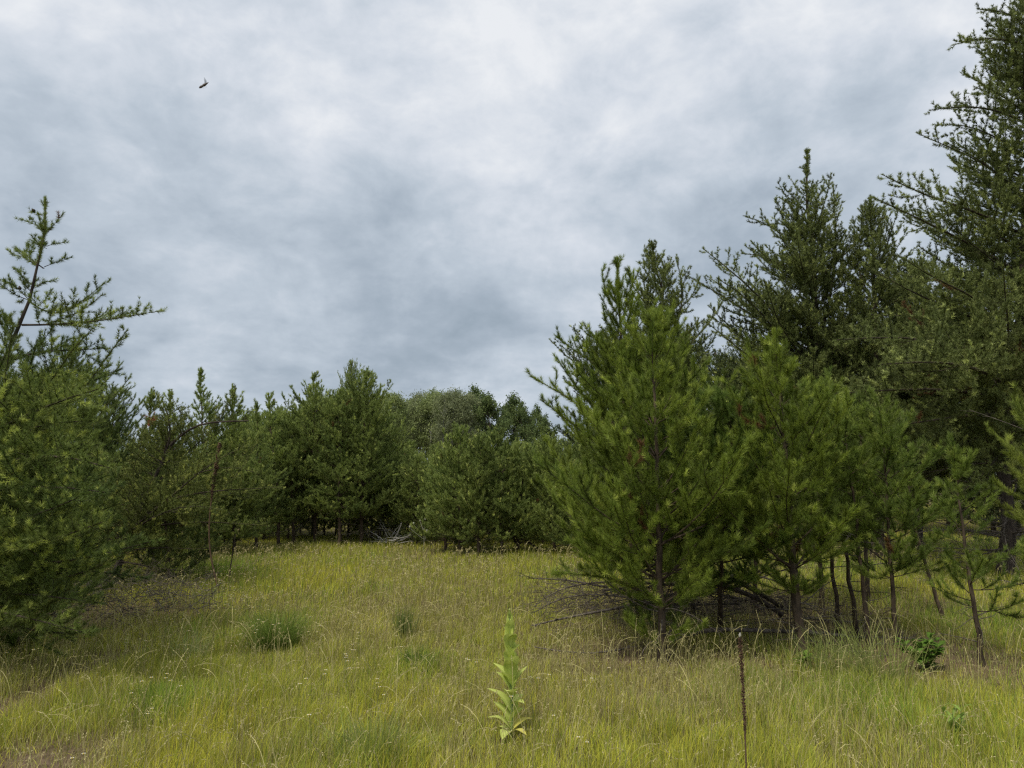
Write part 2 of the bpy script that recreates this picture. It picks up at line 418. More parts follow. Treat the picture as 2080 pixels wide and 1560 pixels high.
pine('tall leaning pine with sparse stepped top at the left edge', tr, .045,
     [(.25, 1.35), (1.0, 1.65), (1.8, 1.45), (2.4, 1.0), (2.75, .55), (3.2, .28), (3.9, .16), (4.5, .05)], J1, 11, limbs=limbs, leader=.6, cones=9,
     cb=.3, dead=12, gap=lambda az, z: (z > 2.35 and math.cos(az) > -.2) or (z > 3.2 and int(z*4.3) % 2 == 0))

# --- bushy young pines behind it
def simple(label, px, pyb, top, S, seed, prof, r0=.03, mid=(), group=None, d=None, cb=None, **k):
    b = base(px, pyb); dd = b[1]
    tr = [b]+px_path(dd, mid)+[at(top[0], top[1], dd)]
    H = tr[-1][2]
    return pine(label, tr, r0, [(a*H, r) for a, r in prof], S, seed, group, cb=None if cb is None else cb*H, **k)
NEARM = st(YOUNG, nw=.0050, nl=.056, sp=.0075, s2=.11, s3=.10, ws=.26, c0=(.10, .15, .04), c1=(.21, .26, .07), tip=(.32, .37, .11))
simple('bushy young pine crowded behind the leaning pine, with upright candle shoots', 120, 1170, (148, 722), NEARM, 21,
       [(.12, 1.0), (.45, .95), (.7, .7), (.88, .35), (1, .05)], .05, cb=.12)
simple('slim young pine beside the bushy one, its shoots fanned to the right', 215, 1160, (232, 800), NEARM, 22,
       [(.15, .55), (.5, .6), (.8, .45), (1, .05)], .03, cb=.15)
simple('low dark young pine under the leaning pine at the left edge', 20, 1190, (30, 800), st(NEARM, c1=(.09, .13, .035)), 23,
       [(.08, 1.1), (.45, 1.05), (.8, .6), (1, .05)], .05, cb=.1)

simple('low bushy pine hiding the ground under the leaning pine', 150, 1215, (165, 985), st(NEARM, c1=(.15, .19, .05)), 24, [(.05, .8), (.4, .95), (.8, .5), (1, .05)], .03, cb=.05)
simple('low bushy pine right of the two dark stems, touching the grass', 345, 1188, (330, 985), st(NEARM, c1=(.17, .20, .05)), 25, [(.05, .7), (.4, .9), (.8, .45), (1, .05)], .03, cb=.05)
simple('knee high pine seedling at the right foot of the scrub pine', 415, 1172, (418, 1040), st(NEARM, c1=(.18, .22, .05)), 26, [(.05, .4), (.4, .5), (.8, .3), (1, .05)], .02, cb=.05)
simple('small pine seedling at the left edge in front of the leaning pine', 40, 1325, (30, 1205), st(NR0, c1=(.20, .27, .05)), 27, [(.05, .35), (.5, .35), (1, .05)], .012, cb=.05)
# --- gnarled spreading scrub pine
b = base(232, 1190); d = b[1]
SCR = st(JACK, nw=.0066, nl=.040, sp=.012, nn=5, s2=.075, s3=.06, ws=.17, n1=7, wig1=.45, e0=5, e1=35, c0=(.11, .14, .034), c1=(.22, .25, .06),
         tip=(.34, .36, .09), k2=.3, m2=.12)
limbs = [px_path(d, q) for q in (
    [(262, 1080), (330, 1010, -.4), (440, 995, -.7), (572, 990, -.8)], [(300, 1000), (330, 930), (350, 880), (318, 800)],
    [(330, 930), (370, 880), (385, 870), (345, 800)], [(300, 1000), (400, 960, -.4), (480, 940, -.6), (520, 960, -.6)],
    [(262, 1080), (350, 1060, -.5), (450, 1060, -.8), (545, 1068, -.9)], [(250, 1120), (330, 1110, -.5), (420, 1120, -.7), (470, 1108, -.8)],
    [(250, 1100), (200, 1040, -.3), (150, 1000, -.4), (120, 960, -.4)], [(262, 1080), (260, 980), (290, 900), (300, 850)],
    [(245, 1140), (300, 1150, -.6), (350, 1160, -.8), (420, 1160, -.9)], [(250, 1100), (180, 1090, -.4), (120, 1080, -.5), (60, 1070, -.5)],
    [(300, 1000), (400, 900, .3), (450, 860, .4), (480, 790, .4)], [(262, 1080), (380, 1020, .5), (470, 1000, .6), (520, 900, .6)],
    [(262, 1080), (360, 1000, -.9), (430, 930, -1.1), (500, 905, -1.1)], [(262, 1080), (330, 1040, -1.1), (400, 1015, -1.3), (450, 1035, -1.3)],
)]
tr = [b]+px_path(d, [(240, 1140), (262, 1080), (300, 1000), (345, 910), (352, 850), (330, 815)])
tsc = pine('gnarled scrub pine with wide crooked boughs between the leaning pine and the mid field pines', tr, .055,
     [(.6, .5), (1.2, 1.2), (2.2, 1.1), (2.8, .6), (3.1, .2)], SCR, 31, limbs=limbs, cb=.5, dead=22, name='pine_tree')
g0 = np.random.default_rng(3)
mb = MB(); P = np.stack([resample(px_path(d, [(345, 905), (390, 862), (440, 856), (505, 855)]), 8)])
v, f = tubes(P, np.linspace(.022, .010, 8)[None], 6); mb.add(v, f)
q, ax = along(P, np.zeros(14, int), np.linspace(.4, 1, 14)); twigwood(mb, q, g0.normal(0, 1, (14, 3)), np.full(14, .12), g0, lev=1)
o = mb.build('dead_branch', M_BARK, tsc, tsc.location); o['label'] = 'bare bent branch jutting level at the top'
mb = MB(); Pq = grow(np.repeat(at(306, 852, d)[None], 16, 0), g0.normal(0, 1, (16, 3)), np.full(16, .12), 3, 0, .2, g0)
needles(mb, Pq, SCR, g0, 0, np.tile([[.32, .11, .06]], (16, 1))); o = mb.build('dead_shoot', M_NEEDLE, tsc, tsc.location); o['label'] = 'rust red dead shoot'
b2 = base(212, 1185)
simple('second dark stem close left of the gnarled scrub pine', 208, 1186, (190, 900), SCR, 32, [(.25, .4), (.5, .9), (.8, .6), (1, .1)], .035, cb=.25, dead=8)

# --- saplings and pines of the middle distance, left to right
GM = 'young pines across the middle distance'
mids = [ # base px,py, top px,py, radius m, crown base frac, lean, look
    (300, 1145, 308, 792, .75, .15, 'slender young pine with a two pronged tip behind the scrub pine'),
    (348, 1140, 345, 800, .7, .15, 'small young pine just right of the two pronged one'),
    (415, 1135, 407, 757, .9, .12, 'spire topped young pine, tallest behind the scrub pine'),
    (476, 1132, 472, 782, .8, .15, 'narrow young pine with a single spike tip behind the bare bent branch'),
    (520, 1120, 522, 818, .7, .2, 'short young pine filling the dip between scrub pine and the dark cluster'),
    (566, 1112, 545, 800, .9, .28, 'young pine leaning left at the left end of the dark cluster'),
    (596, 1110, 588, 838, .9, .30, 'thin stemmed pine second from the left in the dark cluster'),
    (640, 1108, 636, 764, 1.25, .30, 'tall bushy pine with a tiered tip in the dark cluster'),
    (688, 1112, 690, 800, 1.15, .32, 'rounded pine between the two tallest of the dark cluster'),
    (733, 1110, 745, 760, 1.45, .26, 'tallest broad pine with an upright candle tip, right of the dark cluster'),
    (770, 1100, 790, 842, 1.0, .3, 'pine behind the right shoulder of the broad candle tipped one'),
    (800, 1090, 838, 905, .9, .2, 'low pale green pine just right of the dark cluster'),
    (862, 1098, 862, 950, .75, .12, 'low bushy pine above the bleached brush heap'),
    (905, 1122, 895, 918, .9, .2, 'pine at the left end of the low central clump'),
    (935, 1128, 930, 872, 1.0, .25, 'pointed pine, tallest of the low central clump'),
    (972, 1130, 980, 895, 1.15, .26, 'dense rounded pine in the middle of the central clump'),
    (1020, 1128, 1010, 880, 1.1, .26, 'dense pine with a stout stem right of the clump middle'),
    (1052, 1126, 1070, 905, 1.0, .24, 'pine at the right end of the central clump beside the fallen tree'),
    (1128, 1128, 1110, 885, .95, .2, 'small pale pine between the central clump and the near right pines'),
    (1175, 1135, 1185, 905, .9, .15, 'young pine half hidden behind the near right pine'),
]
for k, (bx, by, tx, ty, rr, cf, lab) in enumerate(mids):
    b = base(bx, by); dd = b[1]; shp = k % 3
    Sk = st(MID, e0=14-6*shp, c0=tuple(np.array(MID['c0'])*(.85+.1*shp)), c1=tuple(np.array(MID['c1'])*(.92+.09*((k*7) % 4)/2)),
            ws=.28-.02*shp)
    pr_ = [(cf*.6, rr*.85), (cf*.6+.12, rr*1.05), (.5, rr*.9), (.7, rr*.58), (.82, rr*.3), (.9, rr*.16), (1, .06)] if k > 5 else [(cf*.6, rr*.85), (.3, rr), (.5, rr*.7), (.65, rr*.36), (.8, rr*.2), (1, .06)]
    simple(lab, bx, by, (tx, ty), Sk, 100+k, pr_, .03+.012*rr,
           cb=cf*.6, group=GM, dead=10, mid=[(bx+(tx-bx)*.3, by+(ty-by)*.5)], leader=.45)

# more stems of the same thickets, standing behind the front row
TK = pine('pine packed inside the dark cluster', [np.array((0, 0, 0.)), np.array((.04, -.03, 1.8)), np.array((0, 0, 3.6))], .035,
          [(.2, .7), (1.0, 1.15), (2.0, .95), (2.9, .45), (3.5, .08)], st(MID, nw=.010, sp=.020, s2=.13, s3=.12), 290, 'pines packed inside the dark cluster', cb=.22, dead=14, leader=.4)
gg = np.random.default_rng(91); fst = True
for px, dd, top in [(x_, 19.5+gg.random()*4, (852 if x_ < 775 else 915)+gg.normal(0, 10)) for x_ in np.arange(470, 850, 24)]+[(x_, 17.6+gg.random()*3, 925+gg.normal(0, 8)) for x_ in np.arange(850, 1160, 36)]+\
                   [(x_, 15.5+gg.random()*4, 918+gg.normal(0, 10)) for x_ in np.arange(-40, 470, 44)]:
    p = at(px, 985, dd); p[2] = float(ground_z(p[0], p[1])); s_ = at(px, top, dd)[2]/3.6; ss = (s_*(.85+.3*gg.random()), s_)
    L3_ = ('pine packed behind the scrub pine on the left', 'pine packed inside the dark cluster', 'pine standing inside the low central clump')[0 if px < 465 else 1 if px < 848 else 2]
    if fst: fst = False; r = TK; r.location = p; r.scale = (ss[0], ss[0], ss[1]); r['label'] = L3_; r['group'] = L3_.replace('pine ', 'pines ', 1)
    else: copy_tree(TK, p, gg.random()*6, ss, L3_, L3_.replace('pine ', 'pines ', 1))

# --- near right: young long needled pines
NR = st(YOUNG, nl=.062, nw=.0034, sp=.0046, c0=(.11, .16, .025), c1=(.25, .31, .042), tip=(.40, .46, .09), wig1=.15)
b = base(1300, 1262); d = b[1]-.3
limbs = [px_path(d, q) for q in (
    [(1275, 880), (1220, 850, -.1), (1150, 805, -.2), (1078, 764, -.3)], [(1268, 790), (1220, 745, 0), (1175, 720, 0), (1128, 682, 0)],
    [(1264, 745), (1230, 700, 0), (1205, 690, 0), (1180, 667, 0)], [(1275, 940), (1210, 900, -.2), (1150, 850, -.3), (1098, 812, -.4)],
    [(1262, 650), (1240, 615), (1226, 585), (1223, 550)], [(1262, 650), (1275, 610), (1284, 585), (1287, 550)],
    [(1264, 700), (1240, 670, .1), (1232, 660, .1), (1226, 640, .1)], [(1280, 1000), (1200, 985, -.3), (1140, 960, -.5), (1100, 935, -.6)],
    [(1280, 1040), (1200, 1020, -.1), (1130, 960, 0), (1090, 940, 0)], [(1290, 1100), (1220, 1060, -.2), (1160, 1010, -.3), (1110, 985, -.3)],
    [(1268, 800), (1310, 760, .1), (1330, 700, .1), (1345, 660, .2)], [(1290, 1140), (1230, 1130, -.2), (1180, 1100, -.3), (1130, 1060, -.4)],
    [(1290, 1160), (1240, 1150, -.5), (1200, 1120, -.6), (1170, 1110, -.7)],
)]
tr = [b]+px_path(d, [(1288, 1100), (1278, 950), (1268, 800), (1262, 690), (1256, 600), (1254, 527)])
pine('tall young pine with a triple candle top and boughs reaching left', tr, .045,
     [(.7, .8), (1.6, 1.0), (2.1, .92), (2.5, .66), (2.9, .40), (3.3, .26), (3.7, .16), (4.3, .05)], NR, 41, limbs=limbs, cb=.6, leader=.7,
     side=lambda az, z: 1.0 if z < 2.6 else (.8 if math.cos(az) < 0 else .9))
b = base(1345, 1345); d = b[1]
limbs = [px_path(d, q) for q in (
    [(1337, 1090), (1290, 1060, -.1), (1262, 1030, -.2), (1230, 1010, -.2)], [(1338, 1085), (1370, 1050, -.2), (1400, 1020, -.3), (1440, 1000, -.3)],
    [(1335, 960), (1300, 925, -.2), (1260, 890, -.3), (1230, 880, -.3)], [(1332, 900), (1390, 870, -.3), (1420, 830, -.4), (1446, 795, -.4)],
    [(1345, 1200), (1280, 1130, -.1), (1230, 1100, -.1), (1180, 1085, -.1)], [(1345, 1230), (1280, 1180, -.1), (1210, 1170, -.2), (1125, 1162, -.2)],
    [(1345, 1180), (1390, 1130, -.2), (1430, 1100, -.2), (1460, 1090, -.3)],
)]
tr = [b]+px_path(d, [(1342, 1200), (1338, 1080), (1335, 960), (1328, 800), (1320, 655)])
pine('full young pine standing closest in front of the brush pile', tr, .038,
     [(.15, .62), (.5, 1.0), (1.2, 1.15), (1.5, .8), (1.9, .40), (2.3, .2), (2.6, .12), (2.6, .26), (3.0, .12), (3.2, .05)], NR, 42, limbs=limbs, cb=.18, leader=.4, dead=10)
tr = [base(1462, 1292)]+px_path(7.2, [(1468, 1100), (1478, 950), (1492, 812)])
pine('low young pine wedged between the two full near pines', tr, .028, [(.4, .75), (1.1, .9), (1.6, .6), (2.0, .28), (2.5, .05)],
     st(NR, c1=(.11, .17, .03)), 43, cb=.5, dead=8)
b = base(1628, 1332); d = b[1]
tr = [b]+px_path(d, [(1612, 1180), (1602, 1030), (1592, 880), (1580, 760), (1572, 672)])
pine('full young pine with a stout reddish stem right of the brush pile', tr, .045,
     [(.55, .5), (1.0, 1.0), (1.5, .98), (1.9, .6), (2.3, .3), (2.8, .14), (3.2, .05)], NR, 44, cb=.55, dead=12, leader=.4)
thin_ = [(1706, 1290, [(1688, 1120), (1678, 1000)], (1668, 770), .62, .35, 'leftmost thin stemmed sapling right of the stout pine'),
         (1742, 1292, [(1715, 1100), (1712, 1000)], (1722, 800), .5, .42, 'thin dark stemmed sapling with an upright tip, second in the row'),
         (1768, 1318, [(1742, 1090), (1735, 1000)], (1700, 830), .5, .46, 'leaning bare stemmed sapling, third in the row'),
         (1826, 1318, [(1808, 1160), (1802, 1020)], (1788, 838), .55, .30, 'straight sapling with low green tufts, fourth in the row'),
         (1920, 1262, [(1885, 1160), (1860, 1080)], (1838, 930), .42, .45, 'slanting thin sapling behind the small leafy shrub'),
         (1996, 1352, [(1966, 1140), (1945, 1010)], (1936, 912), .42, .32, 'slender sapling with separate whorls standing apart on the right')]
SAP = st(YOUNG, ws=.19, n1=7, nl=.06, nw=.0034, sp=.0050, s2=.11, s3=.09, e0=10, c0=(.10, .15, .026), c1=(.21, .27, .045), tip=(.34, .39, .08))
for k, (bx, by, md, tp, rr, cf, lab) in enumerate(thin_):
    Sk = SAP if k < 5 else st(SAP, ws=.3, n1=5)
    simple(lab, bx, by, tp, Sk, 60+k, [(cf, rr*.8), (cf+.15, rr), (.7, rr*.7), (1, .04)], .024, cb=cf, mid=md, group='saplings in a row on the right',
           dead=7, extra_dead=.6, leader=.3)
tr = [base(2170, 1330), at(2155, 1000, 6.6), at(2140, 820, 6.6)]
pine('bright green young pine cut by the right edge, only its left boughs in view', tr, .04,
     [(.9, .4), (1.25, .65), (1.75, .6), (2.1, .3), (2.4, .05)], st(NR, c0=(.16, .21, .035), c1=(.30, .34, .06)), 71, cb=.7, leader=.3)

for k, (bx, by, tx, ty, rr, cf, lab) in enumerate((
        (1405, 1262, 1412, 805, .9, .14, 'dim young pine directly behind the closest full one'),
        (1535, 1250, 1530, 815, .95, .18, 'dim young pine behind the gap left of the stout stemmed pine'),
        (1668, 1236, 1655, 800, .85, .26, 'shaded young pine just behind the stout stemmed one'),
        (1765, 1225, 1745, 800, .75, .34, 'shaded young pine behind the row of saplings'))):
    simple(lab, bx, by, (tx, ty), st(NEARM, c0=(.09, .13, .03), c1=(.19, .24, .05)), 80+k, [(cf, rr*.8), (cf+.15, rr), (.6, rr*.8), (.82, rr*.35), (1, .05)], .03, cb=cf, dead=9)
# --- tall old pines behind, right
b = base(1648, 1150); d = b[1]+1.5; b[1] = d
tr = [at(1650, 1120, d), at(1655, 900, d), at(1660, 770, d), at(1655, 640, d), at(1648, 500, d), at(1642, 400, d), at(1640, 305, d)]; tr[0][2] = 0
limbs = [px_path(d, q) for q in (
    [(1662, 700), (1690, 600), (1700, 480), (1692, 375)], [(1662, 760), (1590, 650, -.4), (1500, 560, -.7), (1428, 505, -.8)],
    [(1662, 780), (1590, 680, -.2), (1500, 620, -.4), (1402, 563, -.4)], [(1655, 600), (1620, 500), (1560, 450), (1510, 438)],
    [(1650, 520), (1620, 450), (1600, 400), (1580, 370)], [(1655, 640), (1620, 560), (1570, 520), (1508, 515)],
    [(1662, 800), (1720, 700), (1770, 620), (1820, 560)], [(1662, 760), (1730, 640), (1760, 560), (1775, 520)],
    [(1662, 850), (1600, 800, -.5), (1520, 760, -1), (1450, 740, -1.2)], [(1662, 800), (1580, 740, .5), (1500, 680, .7), (1440, 640, .7)],
    [(1645, 420), (1665, 395), (1680, 378), (1690, 372)], [(1642, 390), (1655, 378), (1662, 372), (1668, 370)],
)]
pine('tall dark pine with a pointed spire and forked top behind the near right pines', tr, .14,
     [(1.2, 2.0), (2.5, 2.2), (4.2, 1.9), (5.6, 1.2), (6.6, .85), (7.6, .5), (8.1, .3), (8.5, .12), (9.0, .06)], OLD, 51, limbs=limbs, cb=1.6, dead=26, extra_dead=1.6, leader=.7)
b = base(1358, 1140); d = 14.5
tr = [at(1365, 1100, d), at(1358, 900, d), at(1352, 740, d), at(1345, 620, d), at(1336, 560, d), at(1324, 495, d)]; tr[0][2] = 0
pine('slim dark pine with a bent tip rising behind the triple topped young pine', tr, .09,
     [(1.5, 1.3), (3.2, 1.25), (4.4, .85), (5.2, .5), (5.9, .25), (6.6, .08)], OLD, 52, cb=1.8, dead=12, leader=.6,
     limbs=[px_path(d, q) for q in ([(1352, 720), (1390, 620), (1385, 560), (1372, 522)], [(1350, 680), (1320, 620), (1305, 570), (1300, 548)],
                                    [(1352, 760), (1400, 700), (1440, 660), (1470, 610)])])
d = 15.5
tr = [at(1780, 1100, d), at(1778, 800, d), at(1775, 600, d), at(1770, 480, d), at(1768, 402, d)]; tr[0][2] = 0
pine('dark pine with a single spire between the forked pine and the huge edge pine', tr, .12,
     [(1.5, 1.9), (4, 1.6), (5.2, 1.0), (6.3, .6), (7.2, .3), (7.9, .08)], OLD, 53, cb=1.6, dead=12, leader=.6,
     limbs=[px_path(d, q) for q in ([(1775, 640), (1800, 560), (1812, 520), (1814, 480)], [(1775, 620), (1745, 560), (1735, 500), (1735, 450)])])
d = 16.5
tr = [at(1862, 1090, d), at(1862, 700, d), at(1856, 540, d)]; tr[0][2] = 0
pine('blunt dark pine filling the gap left of the huge edge pine', tr, .12, [(1.2, 2.0), (4, 1.9), (5.6, 1.2), (6.8, .4), (7.2, .05)], OLD, 54, cb=1.4, dead=8)
# the huge one at the right edge
b = base(2040, 1172); d = b[1]
limbs = [px_path(d, q) for q in (
    [(2085, 90), (2040, 80, -.3), (1990, 75, -.5), (1935, 92, -.6)], [(2085, 60), (2060, 30, -.3), (2020, 20, -.5), (1985, 18, -.5)],
    [(2085, 230), (2030, 190, -.4), (1990, 170, -.6), (1955, 145, -.7)], [(2085, 250), (2020, 220, -.3), (1950, 215, -.5), (1890, 224, -.6)],
    [(2082, 400), (2000, 330, -.2), (1930, 300, -.3), (1862, 270, -.3)], [(2082, 480), (1990, 430, -.5), (1880, 400, -.8), (1793, 355, -1)],
    [(2080, 560), (1980, 500, -.5), (1880, 450, -.8), (1775, 402, -1.0)], [(2080, 600), (2000, 520, .3), (1920, 470, .5), (1850, 440, .6)],
    [(2080, 680), (1980, 600, -1), (1880, 560, -1.6), (1835, 525, -1.8)], [(2075, 760), (1960, 700, -1), (1820, 680, -1.8), (1700, 690, -2.2)],
    [(2070, 820), (1950, 790, -1), (1820, 790, -1.6), (1690, 800, -2)], [(2068, 840), (1980, 840, -1), (1860, 860, -1.6), (1760, 870, -2)],
    [(2075, 720), (1960, 660, .6), (1860, 640, 1), (1780, 640, 1.2)], [(2085, 160), (2050, 120, .3), (2020, 110, .4), (2000, 95, .5)],
    [(2070, 800), (1980, 740, -2), (1880, 730, -2.8), (1790, 740, -3.2)], [(2084, 320), (2030, 280, -.2), (1960, 250, -.3), (1900, 255, -.4)],
    [(2060, 860), (1960, 900, -.6), (1880, 930, -1), (1820, 950, -1.2)], [(2050, 900), (2000, 960, -1), (1960, 1000, -1.4), (1930, 1010, -1.6)],
)]
tr = [b]+px_path(d, [(2028, 1040), (2050, 900), (2075, 700), (2080, 500), (2084, 300), (2086, 100), (2088, -80)])
pine('huge dark pine at the right edge, its top running out of the frame', tr, .115,
     [(2.0, 2.2), (3.2, 2.9), (4.6, 2.4), (6.0, 1.7), (7.5, 1.15), (9.3, .75), (10.6, .4), (11, .05)], OLD, 55, limbs=limbs, cb=2.1, dead=46, extra_dead=2.6,
     cones=0, leader=.8)

# --- rows of pines further back, copies of three kinds
def far_kind(seed, H, r, S):
    return pine('far pine in the broken row behind the meadow', [np.array((0, 0, 0.)), np.array((.05, .03, H*.5)), np.array((0, 0, H))], .06,
                [(.3, r*.8), (H*.25, r), (H*.6, r*.75), (H*.88, r*.3), (H, .05)], S, seed, 'far pines behind the meadow', cb=.35, leader=.4)
kinds = [far_kind(301, 4.2, 1.4, FAR), far_kind(302, 5.0, 1.3, FAR), far_kind(303, 3.8, 1.6, FAR),
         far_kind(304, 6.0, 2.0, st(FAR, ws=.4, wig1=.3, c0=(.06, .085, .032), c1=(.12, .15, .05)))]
far_spots = []
gg = np.random.default_rng(12)
for px in np.arange(-260, 1330, 52):
    dd = 26+gg.random()*12; top = 875+gg.normal(0, 14)
    if 770 < px < 1150: top = 915+gg.normal(0, 12)
    if 220 < px < 540: top = 905+gg.normal(0, 10)
    if 540 < px < 760: top = 850+gg.normal(0, 10)
    far_spots.append((px+gg.normal(0, 12), dd, top, gg.integers(0, 3)))
for px in np.arange(1240, 2400, 75):
    dd = 21+gg.random()*9; far_spots.append((px+gg.normal(0, 15), dd, 700+gg.normal(0, 40), 3))
for px in np.arange(1500, 2300, 110):
    dd = 31+gg.random()*9; far_spots.append((px+gg.normal(0, 15), dd, 760+gg.normal(0, 40), 3))
first = [True]*4
for px, dd, top, k in far_spots:
    p = at(px, 985, dd); p[2] = float(ground_z(p[0], p[1])); Hh = at(px, top, dd)[2]; s = Hh/(4.2, 5.0, 3.8, 6.0)[k]
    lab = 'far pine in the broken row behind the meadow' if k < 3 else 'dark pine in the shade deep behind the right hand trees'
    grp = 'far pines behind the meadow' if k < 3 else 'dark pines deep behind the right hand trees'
    ss = (s*(.85+.3*gg.random()), s)
    if first[k]:
        first[k] = False; r = kinds[k]; r.location = p; r.rotation_euler = (0, 0, gg.random()*6); r.scale = (ss[0], ss[0], ss[1]); r['label'] = lab; r['group'] = grp
    else: copy_tree(kinds[k], p, gg.random()*6, ss, lab, grp)

# --- broadleaf wood beyond
def broadleaf(name, label, cat, H, Rr, seed, c0, c1, bark, sparse, n=9000, cbf=.35, leaf=.13):
    g = np.random.default_rng(seed); root = empty(name, (0, 0, 0)); tag(root, label, cat)
    T = resample([(0, 0, 0), (.2*g.normal(), .2*g.normal(), H*.5), (.3*g.normal(), .3*g.normal(), H*.93)], 10)
    mb = MB(); v, f = tubes(T[None], np.linspace(H*.013, .02, 10)[None], 8); mb.add(v, f)
    nb = 34; t = cbf+(1-cbf)*np.linspace(0, .95, nb); p, _ = along(T[None], np.zeros(nb, int), t)
    az = g.random(nb)*7; e = .5+.5*g.random(nb)
    ln = Rr*(1.15*np.sin(np.pi*np.clip((t-cbf)/(1-cbf)*.8+.2, 0, 1))+.1)*(.7+.5*g.random(nb))
    P = grow(p, np.stack([np.cos(az)*np.cos(e), np.sin(az)*np.cos(e), np.sin(e)], 1), ln, 6, .2, .3, g)
    v, f = tubes(P, (ln*.012+.01)[:, None]*np.linspace(1, .3, 6), 4); mb.add(v, f)
    mb.build('trunk', bark, root, smooth=True)
    m = n//60; i = g.integers(0, nb, m); tt = .35+.65*g.random(m)**.7; q, _ = along(P, i, tt)
    q = q+g.normal(0, Rr*.10, (m, 3)); cc = g.random(m)
    k = np.repeat(np.arange(m), 60); c = q[k]+g.normal(0, Rr*.115*(.8+.4*sparse), (len(k), 3))
    d1 = norm(g.normal(0, 1, (len(k), 3))); d2 = norm(np.cross(d1, g.normal(0, 1, (len(k), 3))))
    s = (leaf*(.6+.7*g.random(len(k))))[:, None]
    V = np.stack([c-d1*s*.5, c+d2*s*.35, c+d1*s*.5, c-d2*s*.35], 1).reshape(-1, 3)
    col = np.array(c0)+(np.array(c1)-np.array(c0))*(.7*cc[k]+.3*g.random(len(k)))[:, None]
    cm = MB(); cm.add(V, np.arange(len(V)).reshape(-1, 4), np.repeat(col, 4, 0)); cm.build('crown', M_LEAF, root)
    return root
bl = [broadleaf('aspen_tree', '', 'aspen tree', 10, 1.8, 401, (.20, .25, .09), (.34, .39, .16), M_ASPEN, 1, 11000, .42, .13),
      broadleaf('oak_tree', '', 'broadleaf tree', 9, 1.9, 402, (.08, .12, .045), (.19, .24, .08), M_BARK, 0, 9000, .22, .17),
      broadleaf('aspen_tree', '', 'aspen tree', 10, 1.5, 403, (.19, .22, .11), (.30, .33, .17), M_ASPEN, 1, 5500, .52, .12)]
LB = ('pale leafy aspen in the far wood beyond the central clump', 'dark round crowned tree at the right end of the far wood',
      'thin crowned grey stemmed aspen in the far wood, its bare stem showing')
GB = ('leafy aspens of the far wood', 'dark broadleaf trees of the far wood', 'thin crowned aspens of the far wood')
wood_ = []
for px, top, k in ((590, 835, 0), (618, 818, 0), (650, 800, 0), (682, 796, 0), (712, 800, 0), (742, 808, 0), (775, 800, 0), (800, 802, 0), (828, 808, 0), (850, 804, 2),
                   (872, 800, 0), (884, 790, 0), (902, 792, 2), (912, 802, 0), (935, 794, 1), (955, 792, 1), (978, 806, 1), (1000, 808, 1), (1022, 815, 1), (1045, 812, 1),
                   (1065, 818, 1), (1085, 828, 1), (1100, 838, 1), (1120, 872, 1), (860, 812, 2), (890, 806, 2), (920, 800, 2), (840, 815, 2), (948, 806, 2), (815, 815, 2),
                   (700, 815, 2), (665, 815, 2), (1150, 880, 1), (1180, 870, 1), (560, 872, 1), (520, 880, 1), (480, 885, 1), (430, 888, 1))+tuple((x_, 835+((x_*7) % 13), 1) for x_ in range(780, 960, 22)):
    wood_.append((px, (55+gg.random()*16 if len(wood_) < 38 else 76+gg.random()*8), top+gg.normal(0, 4 if k != 1 else 13), k))
fb_ = [True]*3
for px, dd, top, k in wood_:
    lb_, gb_ = LB[k], GB[k]
    if k == 1 and px < 600: lb_, gb_ = 'dark round crowned tree showing low beyond the left hand thickets', 'dark trees low beyond the left hand thickets'
    elif k == 1 and dd > 74: lb_, gb_ = 'dark crowned tree at the back of the far wood behind the aspens', 'dark trees at the back of the far wood'
    p = at(px, 985, dd); p[2] = 0; s = at(px, top, dd)[2]/(10, 9, 10)[k]*1.02; sx = s*((.9+.3*gg.random()) if k != 1 else (.62+.3*gg.random()))
    if fb_[k]: fb_[k] = False; r = bl[k]; r.location = p; r.scale = (sx, sx, s); r['label'] = lb_; r['group'] = gb_
    else: copy_tree(bl[k], p, gg.random()*6, (sx, s), lb_, gb_)
p = at(706, 985, 50); r = kinds[1]; q = copy_tree(r, p, 1, (1.25*.8, at(706, 783, 50)[2]/5.0), 'lone dark conifer tip poking above the pale aspens of the far wood')
if 'group' in q: del q['group']
# ================================================================== ground and meadow
# patches of the meadow: (px, py, rx px, ry px, weight) -> soft ellipses on the ground
def patch(lst, x, y):
    s = np.zeros_like(x)
    for px, py, rx, ry, w_ in lst:
        c = gp(px, py, .15); dx = rx*c[1]/F
        dn = gd(py+ry, .15); df = gd(max(py-ry, 1020), .15); dy = (df-dn)/2
        s = s+w_*np.exp(-((x-c[0])/dx)**2-((y-(dn+df)/2)/dy)**2)
    return s
BARE = [(20, 1530, 170, 75, 1.3), (0, 1400, 60, 90, 1.2), (110, 1250, 330, 45, .9), (20, 1330, 90, 25, .5), (1200, 1300, 170, 45, .75), (1500, 1320, 330, 30, .5),
        (1960, 1330, 220, 50, .75), (1850, 1290, 200, 30, .7), (850, 1112, 60, 14, .6), (1420, 1220, 330, 50, .7), (1330, 1380, 90, 22, .5), (1700, 1250, 160, 40, .6), (1900, 1200, 60, 14, .45)]
TAN = [(800, 1250, 160, 45, .9), (960, 1400, 120, 60, .5), (640, 1330, 110, 50, .4), (920, 1510, 60, 50, .7), (1300, 1420, 240, 30, .4), (560, 1480, 120, 60, .35),
       (1760, 1500, 110, 60, .5), (250, 1380, 100, 40, .45), (1550, 1390, 160, 30, .5), (180, 1500, 120, 40, .6)]
YEL = [(430, 1440, 90, 70, .9), (310, 1550, 150, 45, 1.0), (150, 1370, 60, 40, .6), (760, 1440, 60, 45, .5), (720, 1170, 200, 30, .4), (1330, 1500, 200, 50, .4), (600, 1150, 160, 20, .3)]
